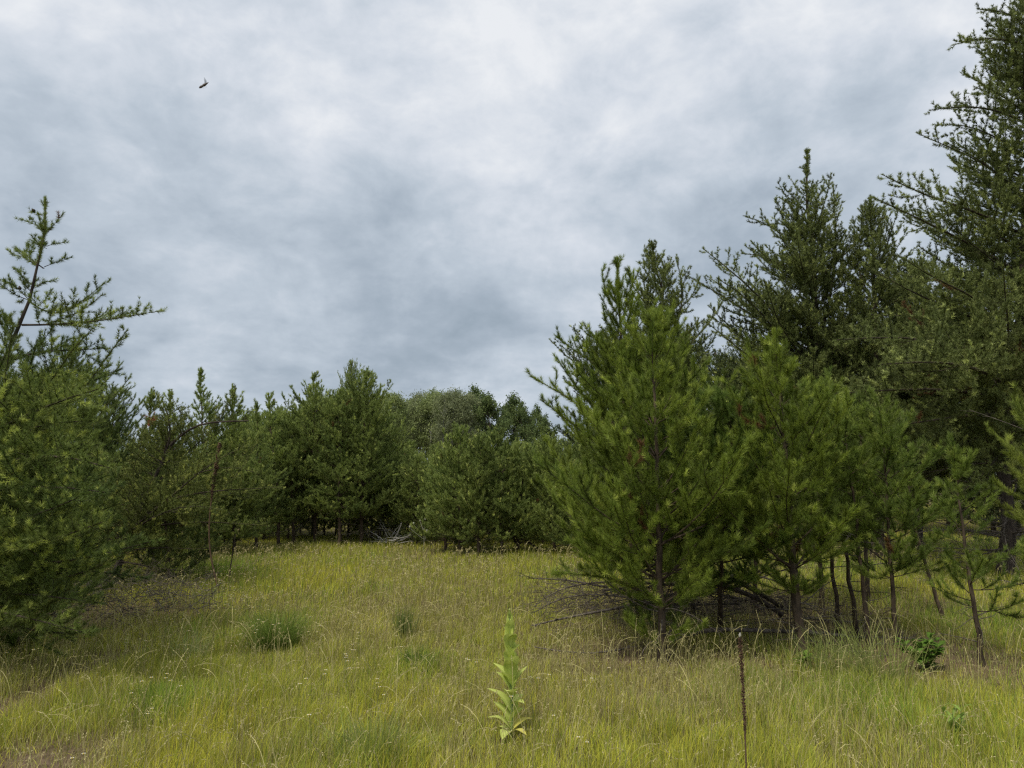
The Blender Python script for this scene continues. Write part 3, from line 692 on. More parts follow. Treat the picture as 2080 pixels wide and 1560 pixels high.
GRN = [(1990, 1245, 120, 45, 1.0), (430, 1150, 70, 25, .9), (560, 1270, 70, 45, .5), (1700, 1380, 160, 45, .7), (1900, 1450, 170, 60, .4), (420, 1250, 80, 30, .5), (730, 1500, 110, 40, .5), (310, 1425, 40, 16, .8),
       (850, 1335, 50, 22, .6), (400, 1200, 60, 25, .6), (1650, 1140, 300, 20, .6), (1990, 1100, 200, 12, .7)]
def cover(x, y):
    n = fb(x, y, 1.3, 1); n2 = fb(x, y, 2.4, 12); n3 = fb(x, y, .8, 22)
    bare = np.clip(patch(BARE, x, y)*(.6+.8*n3)+(n < .30)*.2, 0, 1)
    tan = np.clip(patch(TAN, x, y)+np.clip((n2-.52)*3, 0, .6), 0, 1)
    yel = np.clip(patch(YEL, x, y)+np.clip((n-.55)*2.5, 0, .5), 0, 1)
    grn = np.clip(patch(GRN, x, y)+np.clip((fb(x, y, 1.7, 31)-.55)*3, 0, .6), 0, 1)
    return bare, tan, yel, grn

def axis(n0, n1, step, far):
    a = list(np.arange(n0, n1+1e-6, step)); s = step
    while a[-1] < far: s *= 1.25; a.append(a[-1]+s)
    s = step
    while a[0] > -far: s *= 1.25; a.insert(0, a[0]-s)
    return np.array(a)
gx = axis(-9, 9, .12, 900); gy = axis(.5, 16, .12, 900)
X, Y = np.meshgrid(gx, gy, indexing='ij'); x = X.ravel(); y = Y.ravel()
z = ground_z(x, y)
ba, ta, ye, gr = cover(x, y)
nz = fb(x, y, .35, 40)[:, None]
gc = np.array([.105, .088, .040])*(1-ba[:, None])+np.array([.155, .115, .080])*ba[:, None]
gc = gc*(.7+.6*nz)+np.array([.02, .02, .0])*gr[:, None]
idx = np.arange(len(x)).reshape(X.shape)
fc = np.stack([idx[:-1, :-1], idx[1:, :-1], idx[1:, 1:], idx[:-1, 1:]], -1).reshape(-1, 4)
m, t, bs, o_ = material('meadow_soil')
a = t.nodes.new('ShaderNodeAttribute'); a.attribute_name = 'tint'
tcn = t.nodes.new('ShaderNodeTexCoord'); nn = t.nodes.new('ShaderNodeTexNoise'); nn.inputs['Scale'].default_value = 14; nn.inputs['Detail'].default_value = 9; nn.inputs['Roughness'].default_value = .7
rp = t.nodes.new('ShaderNodeValToRGB'); rp.color_ramp.elements[0].position = .3; rp.color_ramp.elements[0].color = (.45, .42, .38, 1); rp.color_ramp.elements[1].position = .72; rp.color_ramp.elements[1].color = (1.6, 1.55, 1.5, 1)
mm = t.nodes.new('ShaderNodeMixRGB'); mm.blend_type = 'MULTIPLY'; mm.inputs[0].default_value = 1
bu = t.nodes.new('ShaderNodeBump'); bu.inputs['Strength'].default_value = .8; bu.inputs['Distance'].default_value = .03
t.links.new(tcn.outputs['Object'], nn.inputs['Vector']); t.links.new(nn.outputs['Fac'], rp.inputs[0]); t.links.new(a.outputs['Color'], mm.inputs[1]); t.links.new(rp.outputs[0], mm.inputs[2])
t.links.new(mm.outputs[0], bs.inputs['Base Color']); t.links.new(nn.outputs['Fac'], bu.inputs['Height']); t.links.new(bu.outputs[0], bs.inputs['Normal']); bs.inputs['Roughness'].default_value = .95
bs.inputs['Specular IOR Level'].default_value = .1
tag(mesh('ground', np.stack([x, y, z], 1), fc, m, None, gc, True), kind='structure')

def scatter(n, d0, d1, pw, g, spread=.80):
    """positions whose density falls with distance from the path as d**-pw"""
    u_ = g.random(n); q = 2-pw
    d_ = (d0**q+(d1**q-d0**q)*u_)**(1/q); xx = (g.random(n)*2-1)*(spread*d_+1.6)
    return xx, d_
def blades(mb, x, y, h, w_, az, bend, col, g, levels=3, tipcol=None):
    n = len(x); z0 = ground_z(x, y)-.01
    dirx = np.cos(az); diry = np.sin(az); V = []
    sx = -np.sin(az+g.normal(0, 1.2, n)); sy = np.cos(az+g.normal(0, 1.2, n))
    cols = []
    for k in range(levels+1):
        t_ = k/levels; off = bend*h*t_**1.8; zz = z0+h*t_*(1-.35*bend*t_)
        ww = w_*(1-.55*t_)*.5
        cx = x+dirx*off; cy = y+diry*off
        cc = col if tipcol is None else col*(1-t_)+tipcol*t_
        if k < levels:
            V.append(np.stack([cx-sx*ww, cy-sy*ww, zz], 1)); V.append(np.stack([cx+sx*ww, cy+sy*ww, zz], 1)); cols += [cc, cc]
        else: V.append(np.stack([cx, cy, zz], 1)); cols.append(cc)
    nv = 2*levels+1; V = np.stack(V, 1).reshape(-1, 3); Cc = np.stack(cols, 1).reshape(-1, 3)
    b0 = np.arange(n)*nv
    quads = np.concatenate([np.stack([b0+2*k, b0+2*k+1, b0+2*k+3, b0+2*k+2], 1) for k in range(levels-1)]) if levels > 1 else np.zeros((0, 4), int)
    tri = np.stack([b0+2*levels-2, b0+2*levels-1, b0+2*levels], 1)
    mb.add(V, [quads, tri], Cc)
g = np.random.default_rng(5); MUL = gp(1036, 1500); TUS = gp(560, 1315)
C_OL = np.array([.46, .48, .08]); C_YE = np.array([.66, .63, .08]); C_GR = np.array([.28, .385, .065]); C_TA = np.array([.64, .56, .26])
grass = MB()
for (n, d0, d1, pw, lv) in ((340000, 1.4, 9, 1.0, 3), (170000, 9, 22, 1.5, 2), (70000, 22, 60, 1.5, 1)):
    x, y = scatter(n, d0, d1, pw, g)
    # gather into small tussocks
    cl = np.floor(x/.16)+np.floor(y/.16)*1013; jx = (np.sin(cl*12.9898)*43758.5) % 1-.5
    ba, ta, ye, gr = cover(x, y)
    keep = g.random(n) > ba*.72; x, y, ba, ta, ye, gr = (q[keep] for q in (x, y, ba, ta, ye, gr)); n = len(x)
    tus = np.clip(1.7*fb(x, y, .2, 50)-.35, 0, 1)
    h = (.09+.15*tus+.08*g.random(n)+.03*ye+.06*gr)*(1-.62*ba)*(.75+.5*fb(x, y, 1.6, 61))
    h = h*.78*(1-.6*np.exp(-((x-MUL[0])/.34)**2-((y-MUL[1]+.25)/.5)**2))*(1-.55*np.exp(-((x-TUS[0])/.5)**2-((y-TUS[1]+.3)/.45)**2)); h = np.clip(h, .04, .6)
    r_ = np.clip(1.6*fb(x, y, .13, 70)-.3, 0, 1)[:, None]*.75+.25*g.random((n, 1)); col = C_OL*(.6+.7*r_)
    sel = g.random(n); 
    col = np.where((sel < .15+.75*ye)[:, None], C_YE*(.6+.65*r_), col)
    sel = g.random(n); col = np.where((sel < .10+.75*gr)[:, None], C_GR*(.6+.7*r_), col)
    sel = g.random(n); col = np.where((sel < .07+.38*ta+.35*ba)[:, None], C_TA*(.5+.7*r_), col)
    wd = np.maximum(.0034*(.6+.8*g.random(n)), y*.00062)
    blades(grass, x, y, h, wd, g.random(n)*7, np.clip(g.gamma(2, .16, n), 0, .95), col, g, lv)
tag(grass.build('grass', M_GRASS), 'yellow green meadow grass covering the ground', 'grass', kind='stuff')

# brown thatch and fallen needles
th = MB(); n = 110000; x, y = scatter(n, 2.2, 16, 1.0, g); ba, ta, ye, gr = cover(x, y)
k = g.random(n) < .12+.85*ba; x, y, ba = x[k], y[k], ba[k]; n = len(x)
blades(th, x, y, .03+.09*g.random(n), np.maximum(.003, y*.0006), g.random(n)*7, .9+1.6*g.random(n), np.array([.24, .17, .10])*(.4+.9*g.random((n, 1))), g, 2)
tag(th.build('dry_thatch', M_DRY), 'brown dead thatch and pine litter lying in the thin patches', 'dead grass', kind='stuff')

# flowering stems: straw coloured culms with nodding seed heads
sm = MB()
n = 24000; x, y = scatter(n, 2.3, 17, 1.15, g); ba, ta, ye, gr = cover(x, y)
k = g.random(n) < .22+.75*ta+.15*ye-.2*ba; x, y = x[k], y[k]; n = len(x)
h = .22+.20*g.random(n); az = g.normal(.4, 1.5, n); K = 7; T_ = np.linspace(0, 1, K)
nod = .25+.5*g.random(n)
hx = .10*T_[None]**1.5*h[:, None]*(g.random((n, 1))*2)+nod[:, None]*.14*np.clip(T_[None]-.7, 0, 1)*h[:, None]/.12
zz = h[:, None]*np.minimum(T_, .86)[None]+h[:, None]*np.where(T_ > .86, .05-.08*nod[:, None], 0)
P = np.stack([x[:, None]+np.cos(az)[:, None]*hx, y[:, None]+np.sin(az)[:, None]*hx, ground_z(x, y)[:, None]+zz], -1)
rr = np.maximum(.0012, y*.00030)[:, None]*np.array([1, 1, 1, .8, .7, .6, .4])
v, f = tubes(P, rr, 3); cs = np.array([.50, .45, .19])*(.7+.5*g.random((n, 1))); sm.add(v, f, np.repeat(cs, K*3, 0))
ns = 10; i = np.repeat(np.arange(n), ns); tt = .72+.28*g.random(len(i)); p, ax = along(P, i, tt)
dd = norm(ax+g.normal(0, .55, (len(i), 3))); s_ = (np.maximum(.012, y*.0021)[i]*(.6+.7*g.random(len(i))))[:, None]; wv = norm(np.cross(dd, g.normal(0, 1, (len(i), 3))))
V = np.stack([p, p+dd*s_*.5+wv*s_*.16, p+dd*s_, p+dd*s_*.5-wv*s_*.16], 1).reshape(-1, 3)
sm.add(V, np.arange(len(V)).reshape(-1, 4), np.repeat(np.array([.62, .54, .28])*(.65+.5*g.random((len(i), 1))), 4, 0))
n = 1500; x, y = scatter(n, 2.3, 8.5, .9, g); K = 8; T_ = np.linspace(0, 1, K); h = .30+.30*g.random(n); az = g.random(n)*7; bd = .15+.75*g.random(n)**1.5
a_ = bd[:, None]*T_[None]**1.6; st_ = h[:, None]/(K-1); hx = np.cumsum(np.sin(a_*1.9)*st_, 1)-np.sin(a_[:, :1])*st_; hz = np.cumsum(np.cos(a_*1.9)*st_, 1)-st_
P = np.stack([x[:, None]+np.cos(az)[:, None]*hx, y[:, None]+np.sin(az)[:, None]*hx, ground_z(x, y)[:, None]+hz], -1)
v, f = tubes(P, np.maximum(.0014, y*.00032)[:, None]*np.array([1, 1, 1, .9, .8, .9, 1.3, .5]), 3); sm.add(v, f, np.repeat(np.array([.66, .60, .27])*(.65+.5*g.random((n, 1))), K*3, 0))
i = np.repeat(np.arange(n), 16); tt = .74+.26*g.random(len(i)); p, ax = along(P, i, tt); dd = norm(ax+g.normal(0, .35, (len(i), 3))); s_ = (.011*(.6+.7*g.random(len(i))))[:, None]; wv = norm(np.cross(dd, g.normal(0, 1, (len(i), 3))))
V = np.stack([p, p+dd*s_*.5+wv*s_*.16, p+dd*s_, p+dd*s_*.5-wv*s_*.16], 1).reshape(-1, 3)
sm.add(V, np.arange(len(V)).reshape(-1, 4), np.repeat(np.array([.70, .62, .33])*(.65+.5*g.random((len(i), 1))), 4, 0))
tag(sm.build('seed_grass', M_GRASS), 'straw coloured grass stems with nodding seed heads above the meadow', 'seed grass', kind='stuff')

# tussocks one can point to
def tussock(label, px, py, R0, H, n, c, seed, lean=(0, 0), name='grass_tussock', w_=.005, bend=.5):
    g = np.random.default_rng(seed); p = gp(px, py); x0 = np.full(n, p[0])+g.normal(0, R0*.33, n); y0 = np.full(n, p[1])+g.normal(0, R0*.33, n)
    az = np.arctan2(y0-p[1], x0-p[0])+g.normal(0, .7, n); mb = MB()
    hh = H*(.55+.55*g.random(n)); blades(mb, x0, y0, hh, np.full(n, w_)*(.7+.6*g.random(n)), az, np.clip(g.gamma(2.2, bend*.42, n), .03, 1.3), np.array(c)*(.65+.65*g.random((n, 1))), g, 4)
    O = (p[0], p[1], float(ground_z(p[0], p[1])))
    return tag(mb.build(name, M_GRASS, origin=O), label, 'grass tussock')
tussock('dark green domed grass tussock in the open left meadow', 560, 1315, .27, .46, 950, (.20, .27, .055), 1, w_=.0055, bend=.9)
tussock('small upright green tussock behind the meadow middle', 822, 1300, .16, .42, 200, (.17, .22, .06), 2, bend=.2)
tussock('short bright green tuft in the front left meadow', 318, 1440, .20, .20, 500, (.16, .26, .03), 3, bend=.35)
tussock('green tuft between the domed tussock and the leafy green spire', 845, 1365, .22, .26, 380, (.16, .24, .045), 4, bend=.5)
tussock('lush green tuft at the foot of the scrub pine boughs', 445, 1180, .5, .45, 600, (.34, .44, .07), 5, w_=.008, bend=.4)
tussock('pale bluish grass spray left of the domed tussock', 385, 1345, .22, .36, 160, (.32, .37, .13), 6, bend=.45)
tussock('tall slanting grass under the saplings on the right', 1790, 1390, .42, .55, 260, (.30, .34, .10), 7, bend=.7)
tussock('dusky long grass clump at the foot of the stout pine', 1690, 1375, .36, .48, 200, (.26, .31, .09), 8, bend=.6)
tussock('grey green grass spray at the bottom of the picture, left of centre', 760, 1560, .25, .36, 200, (.26, .31, .09), 9, bend=.5)

# ------------------------------------------------------------------ white wildflowers
M_WHITE = leafmat('white_petals', .2, .7, .2)
def flower_mesh(seed, heads):
    g = np.random.default_rng(seed); r = empty('white_wildflower', (0, 0, 0)); s = MB(); hd = MB()
    top = np.array((g.normal(0, .03), g.normal(0, .03), .33))
    P = resample([(0, 0, 0), top*.5+g.normal(0, .01, 3), top], 6); v, f = tubes(P[None], np.full((1, 6), .0012), 4); s.add(v, f, np.array([.34, .38, .12]))
    for k in range(heads):
        hd = MB()
        t_ = P[4]+np.array((g.normal(0, .035), g.normal(0, .035), .06+g.normal(0, .02))) if k else P[5]
        if k: v, f = tubes(resample([P[3], (P[3]+t_)/2+(0, 0, .01), t_], 4)[None], np.full((1, 4), .0009), 3); s.add(v, f, np.array([.34, .38, .12]))
        nr = 16
        for q in range(nr):
            a_ = q*2*np.pi/nr; rr = .0078; c_, s_ = math.cos(a_), math.sin(a_); c2, s2 = math.cos(a_+.2), math.sin(a_+.2); c1, s1 = math.cos(a_-.2), math.sin(a_-.2)
            hd.add([t_+(c_*.003, s_*.003, 0), t_+(c1*rr, s1*rr, .0015), t_+(c_*rr*1.12, s_*rr*1.12, .002), t_+(c2*rr, s2*rr, .0015)], np.array([[0, 1, 2, 3]]), np.array([.72, .72, .66]))
        v, f = tubes((t_+np.array([(0, 0, -.001), (0, 0, .002), (0, 0, .004)]))[None], np.array([[.004, .004, .0012]]), 8); hd.add(v, f, np.array([.6, .45, .08])); hd.build('flower_head', M_WHITE, r)
    s.build('stem', M_LEAF, r); return r
fk = [flower_mesh(500+k, h) for k, h in enumerate((1, 2, 4))]
FL = ('single headed white wildflower in the meadow grass', 'two headed white wildflower in the meadow grass', 'branched white wildflower with several heads in the meadow grass')
g = np.random.default_rng(77)
spots = [(395, 1195), (415, 1199), (372, 1220), (339, 1220), (345, 1255), (380, 1255), (392, 1277), (258, 1296), (278, 1297), (284, 1302), (296, 1378), (252, 1412), (294, 1445), (164, 1534), (27, 1321), (54, 1319),
         (728, 1291), (805, 1317), (726, 1320), (702, 1338), (613, 1387), (636, 1456), (697, 1337), (954, 1344), (948, 1335), (634, 1279), (659, 1267), (638, 1280), (1133, 1288), (1087, 1379), (1104, 1372), (1055, 1380),
         (1198, 1379), (1225, 1355), (1215, 1377), (1112, 1455), (1174, 1508), (1040, 1413), (780, 1191), (735, 1180), (456, 1210), (350, 1250)]
for k in range(46): spots.append((g.uniform(500, 830), g.normal(1132, 11)))
for k in range(26): spots.append((g.uniform(980, 1180), g.normal(1143, 10)))
for k in range(34): spots.append((g.normal(450, 50), g.normal(1195, 24)))
for k in range(20): spots.append((g.normal(530, 30), g.normal(1205, 15)))
for k in range(14): spots.append((g.uniform(640, 700), g.uniform(1065, 1110)))
for k in range(16): spots.append((g.uniform(300, 900), g.uniform(1200, 1400)))
used = [False]*3
for px, py in spots:
    k = int(g.choice(3, p=(.6, .25, .15))); p = gp(px, py, .33); s = .8+.35*g.random()+.05*p[1]
    p[2] = float(ground_z(p[0], p[1])); rz = g.random()*6
    if not used[k]: used[k] = True; r = fk[k]; r.location = p; r.rotation_euler = (0, 0, rz); r.scale = (s, s, 1); tag(r, FL[k], 'wildflower', FL[k].replace('wildflower', 'wildflowers'))
    else: r = copy_tree(fk[k], p, rz, (s, 1), FL[k])
# ================================================================== things in the meadow
def leaf(tipv, basev, width, fold=.25, droop=0.0, c=(.34, .40, .10), c2=(.44, .50, .16), seed=0, K=9, wave=.06):
    """an ovate leaf from base to tip: curved midrib, folded blade, wavy edge"""
    g = np.random.default_rng(seed); b_, t_ = np.array(basev, float), np.array(tipv, float); L_ = np.linalg.norm(t_-b_); ax = norm(t_-b_)
    lat = norm(np.cross(ax, [0, 0, 1.])+1e-5); upv = np.cross(lat, ax); V = []; cc = []
    if abs(lat[1]) > .9: lat = norm(lat+np.array([.6, 0, 0]))
    for k in range(K):
        t = k/(K-1); m_ = b_+(t_-b_)*t+upv*L_*(.13*math.sin(math.pi*t))-np.array((0, 0, 1))*droop*L_*max(0, t-.55)**1.5
        wv = width*.5*(math.sin(math.pi*min(1, t*.93+.07))**.75)*(1 if t < .999 else .05)
        for j, s in enumerate((-1, -.5, 0, .5, 1)):
            V.append(m_+lat*s*wv+upv*(abs(s)*wv*fold+wave*wv*math.sin(9*t+s*4+seed)))
            q = abs(s)*.5+.25*g.random(); cc.append(np.array(c2)*(1-q)+np.array(c)*q if s else np.array(c2)*1.12)
    idx = np.arange(K*5).reshape(K, 5); f = np.stack([idx[:-1, :-1], idx[1:, :-1], idx[1:, 1:], idx[:-1, 1:]], -1).reshape(-1, 4)
    return np.array(V), f, np.array(cc)

# green mullein: felted stalk with stalkless leaves
b = gp(1036, 1500); D = b[1]; b[2] = float(ground_z(b[0], b[1]))
q = lambda x, y: (930+x/4.588, 1200+y/4.588)     # coordinates read off an enlarged view
root = empty('mullein_plant', b); tag(root, 'tall pale green leafy plant spire with felted leaves, alone in the front meadow', 'mullein plant')
axp = [b]+px_path(D, [q(515, 1250), q(500, 1000), q(487, 800), q(483, 600), q(483, 430), q(485, 300), q(482, 190)])
T = resample(axp, 14); mb = MB(); v, f = tubes(T[None], np.linspace(.010, .005, 14)[None], 8); mb.add(v, f, np.array([.27, .36, .13])); mb.build('stem', M_PLANT, root, b, True)
lv = [ # attach y, tip x,y, width px, depth offset, droop
    (1290, 275, 1165, 78, -.06, .15), (1260, 330, 1030, 95, .02, 0), (1330, 412, 1350, 95, -.14, .5), (1270, 585, 1075, 60, -.05, 0), (1300, 700, 1180, 70, .03, .1), (1320, 640, 1330, 60, -.1, .2),
    (1150, 262, 892, 80, .0, .12), (1080, 600, 960, 85, .10, 0), (1060, 620, 1040, 70, -.08, .2), (1000, 455, 930, 95, -.13, .1), (980, 350, 752, 105, -.03, 0), (900, 325, 665, 80, .06, .05),
    (960, 650, 700, 50, .05, 0), (930, 560, 780, 75, .02, 0), (860, 470, 640, 100, -.10, .0), (800, 535, 600, 90, -.12, .1), (760, 440, 480, 80, -.03, 0), (720, 520, 560, 80, .08, 0),
    (640, 582, 490, 60, .0, .15), (620, 440, 460, 80, .03, 0), (560, 545, 392, 75, -.06, .15), (560, 425, 332, 50, .0, 0), (520, 500, 400, 80, -.08, 0), (470, 510, 300, 70, .02, 0), (450, 455, 240, 55, 0, 0),
    (420, 500, 270, 60, -.05, 0), (400, 470, 220, 48, .03, 0), (360, 505, 230, 45, 0, 0), (340, 478, 185, 40, -.02, 0), (330, 492, 200, 36, .02, 0), (1340, 380, 1260, 60, .06, 0), (1120, 400, 1000, 85, .07, 0), (1020, 580, 900, 85, -.05, .05), (900, 420, 760, 90, -.08, 0), (840, 560, 700, 75, .05, 0), (1180, 620, 1090, 70, .06, .1), (700, 455, 560, 75, -.06, 0), (600, 525, 470, 70, .05, 0), (1200, 545, 1000, 70, .1, 0)]
zs_ = T[:, 2]
for k, (ay, tx, ty, wpx, dy, dr) in enumerate(lv):
    az_ = at(*q(500, ay), D)[2]; bp = np.array([np.interp(az_, zs_, T[:, 0]), np.interp(az_, zs_, T[:, 1]), az_]); tp = at(*q(tx, ty), D+dy)
    yl = k in (4, 5); v, f, c = leaf(tp, bp, wpx/4.588*D/F*(1.2 if ay > 850 else 1.5), .22, dr, seed=k, c=(.66, .60, .12) if yl else (.47, .55, .11), c2=(.70, .64, .17) if yl else (.62, .68, .20))
    o = mesh('leaf', v, f, M_PLANT, root, c, True, b)
    if yl: o['label'] = 'yellowing lower leaf'
mb = MB(); g = np.random.default_rng(8)
for k in range(34):
    z_ = g.random(); p = T[-1]-np.array((0, 0, .10*z_)); a_ = g.random()*7; dd = np.array((math.cos(a_)*.5, math.sin(a_)*.5, 1.0)); v, f, c = leaf(p+dd*(.02+.022*z_), p, .012, .3, seed=k, K=4); mb.add(v, f, c)
mb.build('bud_cluster', M_PLANT, root, b, True)

# dead mullein stalks
def dead_mullein(label, path, r0, z0f, zr, seed, n):
    g = np.random.default_rng(seed); T = resample(path, 16); root = empty('dead_mullein_stalk', T[0]); tag(root, label, 'dead stalk')
    mb = MB(); v, f = tubes(T[None], np.linspace(r0, r0*.55, 16)[None], 7); mb.add(v, f, np.array([.13, .085, .055])); mb.build('stem', M_DRY, root, T[0], True)
    mb = MB(); t = z0f+(1-z0f)*g.random(n)**.8; p, ax = along(T[None], np.zeros(n, int), np.clip(t, 0, .999)); a, b_ = frame(ax); th = g.random(n)*7
    fat = np.interp(t, (z0f, z0f+.25*(1-z0f), .93, 1), (.25, .75, 1, .5)); sd_ = a*np.cos(th)[:, None]+b_*np.sin(th)[:, None]
    c = p+sd_*(zr*fat*g.random(n)**.5)[:, None]; s = zr*.55*(.6+.6*g.random(n)); u_ = norm(sd_+ax*.6); w1 = norm(np.cross(u_, ax)); w2 = np.cross(u_, w1)
    V = np.stack([c+u_*s[:, None]*1.2, c+w1*s[:, None]*.6, c+w2*s[:, None]*.6, c-w1*s[:, None]*.6, c-w2*s[:, None]*.6, c-u_*s[:, None]*.5], 1).reshape(-1, 3)
    i = np.arange(n)[:, None]*6; F_ = np.concatenate([i+np.array(q_) for q_ in ((0, 1, 2), (0, 2, 3), (0, 3, 4), (0, 4, 1), (5, 2, 1), (5, 3, 2), (5, 4, 3), (5, 1, 4))])
    mb.add(V, F_, np.repeat(np.array([.10, .060, .038])*(.5+1.1*g.random((n, 1))), 6, 0)); mb.build('seed_spike', M_DRY, root, T[0])
    v, f = tubes((T[-1]+np.array([(0, 0, -.004), (0, 0, .006), (.002, 0, .016)]))[None], np.array([[.004, .006, .001]]), 6); m2 = MB(); m2.add(v, f, np.array([.4, .38, .33])); m2.build('tip', M_DRY, root, T[0])
D = 3.35
dead_mullein('upright dark brown dead stalk in the right foreground, its foot below the frame',
             [at(1519, 1672, D), at(1516, 1560, D), at(1512, 1450, D), at(1508, 1380, D), at(1503, 1292, D)], .0045, .44, .0095, 3, 520)
b = base(446, 1208); D = b[1]
dead_mullein('tall leaning dead brown stalk rising in front of the scrub pine', [b, at(425, 1120, D), at(424, 1060, D), at(431, 1000, D), at(439, 950, D), at(447, 900, D)], .014, .62, .030, 4, 420)
b = base(464, 1196); D = b[1]; g = np.random.default_rng(4); mb = MB(); P = resample([b, at(468, 1150, D), at(475, 1112, D), at(478, 1085, D)], 8)
v, f = tubes(P[None], np.linspace(.012, .006, 8)[None], 6); mb.add(v, f); q_, ax = along(P[None], np.zeros(9, int), np.linspace(.2, 1, 9)); twigwood(mb, q_, g.normal(0, 1, (9, 3))+(0, 0, .5), np.full(9, .10), g, lev=0)
tag(mb.build('withered_weed', M_BARK, origin=b), 'short thin dark dead stem right of the leaning brown stalk', 'dead stem')
b = gp(860, 1120); D = b[1]; mb = MB(); g = np.random.default_rng(14)
root = empty('thistle_stalk', b); tag(root, 'pale grey budded weed stalk left of the central pine clump', 'weed stalk')
P = resample([b, at(862, 1090, D), at(860, 1072, D)], 7); v, f = tubes(P[None], np.full((1, 7), .010), 5); mb.add(v, f, np.array([.24, .25, .18])); hd = MB()
for k in range(9):
    p0 = P[2+k % 4]; tp = p0+np.array((g.normal(0, .12), g.normal(0, .05), .22+.1*g.random())); v, f = tubes(resample([p0, (p0+tp)/2+np.array((0, 0, -.02)), tp], 4)[None], np.full((1, 4), .007), 4); mb.add(v, f, np.array([.24, .25, .18]))
    v, f = tubes((tp+np.array([(0, 0, 0), (0, 0, .02), (0, 0, .045), (0, 0, .06)]))[None], np.array([[.01, .026, .022, .006]]), 7); hd.add(v, f, np.array([.36, .36, .28]))
mb.build('stem', M_DRY, root, b); hd.build('bud_cluster', M_DRY, root, b)

# leafy weeds
def shrub(label, px, py, Rr, H, n, lw, c, seed, name='leafy_shrub', cat='shrub', narrow=.4):
    g = np.random.default_rng(seed); p0 = gp(px, py); p0[2] = float(ground_z(p0[0], p0[1])); root = empty(name, p0); tag(root, label, cat)
    ns = max(3, n//14); az = g.random(ns)*7; e = .5+.9*g.random(ns); ln = H*(.7+.4*g.random(ns))
    P = grow(np.repeat(p0[None], ns, 0), np.stack([np.cos(az)*np.cos(e)*Rr/H, np.sin(az)*np.cos(e)*Rr/H, np.sin(e)], 1), ln, 6, .2, .15, g); s = MB(); v, f = tubes(P, np.full((ns, 6), .003)*np.linspace(1, .5, 6), 4); s.add(v, f, np.array([.1, .12, .05]))
    s.build('stem', M_LEAF, root, p0); lf = MB()
    i = g.integers(0, ns, n); t = .25+.75*g.random(n); p, ax = along(P, i, np.minimum(t, .999)); 
    for k in range(n):
        dd = norm(ax[k]*.4+np.append(norm(g.normal(0, 1, 2)), g.normal(.1, .3))); v, f, cc = leaf(p[k]+dd*lw*(.7+.6*g.random()), p[k], lw*narrow, .2, .25, np.array(c)*.85, np.array(c)*1.15*(.8+.4*g.random()), k, 5); lf.add(v, f, cc)
    lf.build('foliage', M_LEAF, root, p0, True)
shrub('small dark green leafy shrub at the foot of the saplings on the right', 1885, 1365, .22, .30, 230, .075, (.11, .20, .03), 1, narrow=.5)
shrub('pale green seedling with narrow leaves in the bottom right meadow', 1950, 1515, .10, .28, 30, .10, (.24, .34, .07), 2, 'weed_seedling', 'weed', .22)
shrub('little green broad leaved weed in front of the stout stemmed pine', 1628, 1362, .12, .16, 34, .07, (.2, .32, .05), 3, 'broadleaf_weed', 'weed', .5)
shrub('yellow green leafy sprig left of the brush pile', 1115, 1185, .15, .30, 50, .06, (.24, .28, .05), 4, 'weed_sprig', 'weed', .4)

# ------------------------------------------------------------------ brush pile: cut branches lying under the near right pines
g = np.random.default_rng(66)
def log(label, pts, D, r0, r1, seed, mat=M_DEAD, twigs=10, tl=.35, lev=1, group=None, name='dead_branch', cat='dead branch', up=.0):
    g = np.random.default_rng(seed); P = resample(px_path(D, pts), 12); mb = MB(); v, f = tubes(P[None], np.linspace(r0, r1, 12)[None], 8); mb.add(v, f)
    # close the cut end
    a_, b_ = frame(norm(P[1]-P[0])[None]); th = np.arange(8)*np.pi/4; v = P[0]+r0*(np.cos(th)[:, None]*a_+np.sin(th)[:, None]*b_); mb.add(v, np.arange(8)[None, ::-1])
    if twigs:
        q, ax = along(P[None], np.zeros(twigs, int), .1+.88*g.random(twigs)); dd = ax*.8+g.normal(0, .6, (twigs, 3))+(0, 0, .15); twigwood(mb, q, dd, tl*(.4+.8*g.random(twigs)), g, r=np.full(twigs, min(r1, .006)), lev=lev, up=up)
    return tag(mb.build(name, mat, origin=P[0], smooth=True), label, cat, group)
log('longest grey dead branch poking left out of the brush pile over bare ground', [(1420, 1215), (1320, 1222), (1240, 1238), (1160, 1252), (1080, 1271)], 7.2, .020, .007, 1, twigs=8, tl=.25)
log('thin arched dead branch at the left end of the brush pile', [(1400, 1190), (1250, 1180), (1170, 1186), (1120, 1200), (1085, 1232)], 7.6, .014, .004, 2, twigs=14, tl=.35)
log('thinner drooping dead branch just below the arched one', [(1380, 1235), (1230, 1205), (1150, 1210), (1110, 1225), (1084, 1245)], 7.5, .012, .004, 3, twigs=14, tl=.35)
log('slim dead stick lying flat left of the foot of the nearest young pine', [(1085, 1314), (1130, 1322), (1200, 1328), (1270, 1318)], 6.95, .006, .009, 4, twigs=5, tl=.2)
log('crooked grey pole lying in front of the brush pile behind the stout stemmed pine', [(1360, 1302), (1400, 1285), (1440, 1276), (1520, 1280), (1640, 1284), (1720, 1292)], 7.3, .022, .018, 5, twigs=8, tl=.3)
log('upper of two slanting dark logs in the brush pile', [(1420, 1150), (1500, 1180), (1560, 1215), (1600, 1240)], 8.0, .032, .022, 6, M_BARK, 8, .4)
log('lower of two slanting dark logs in the brush pile', [(1400, 1175), (1480, 1192), (1540, 1215), (1590, 1250)], 7.8, .028, .022, 7, M_BARK, 8, .4)
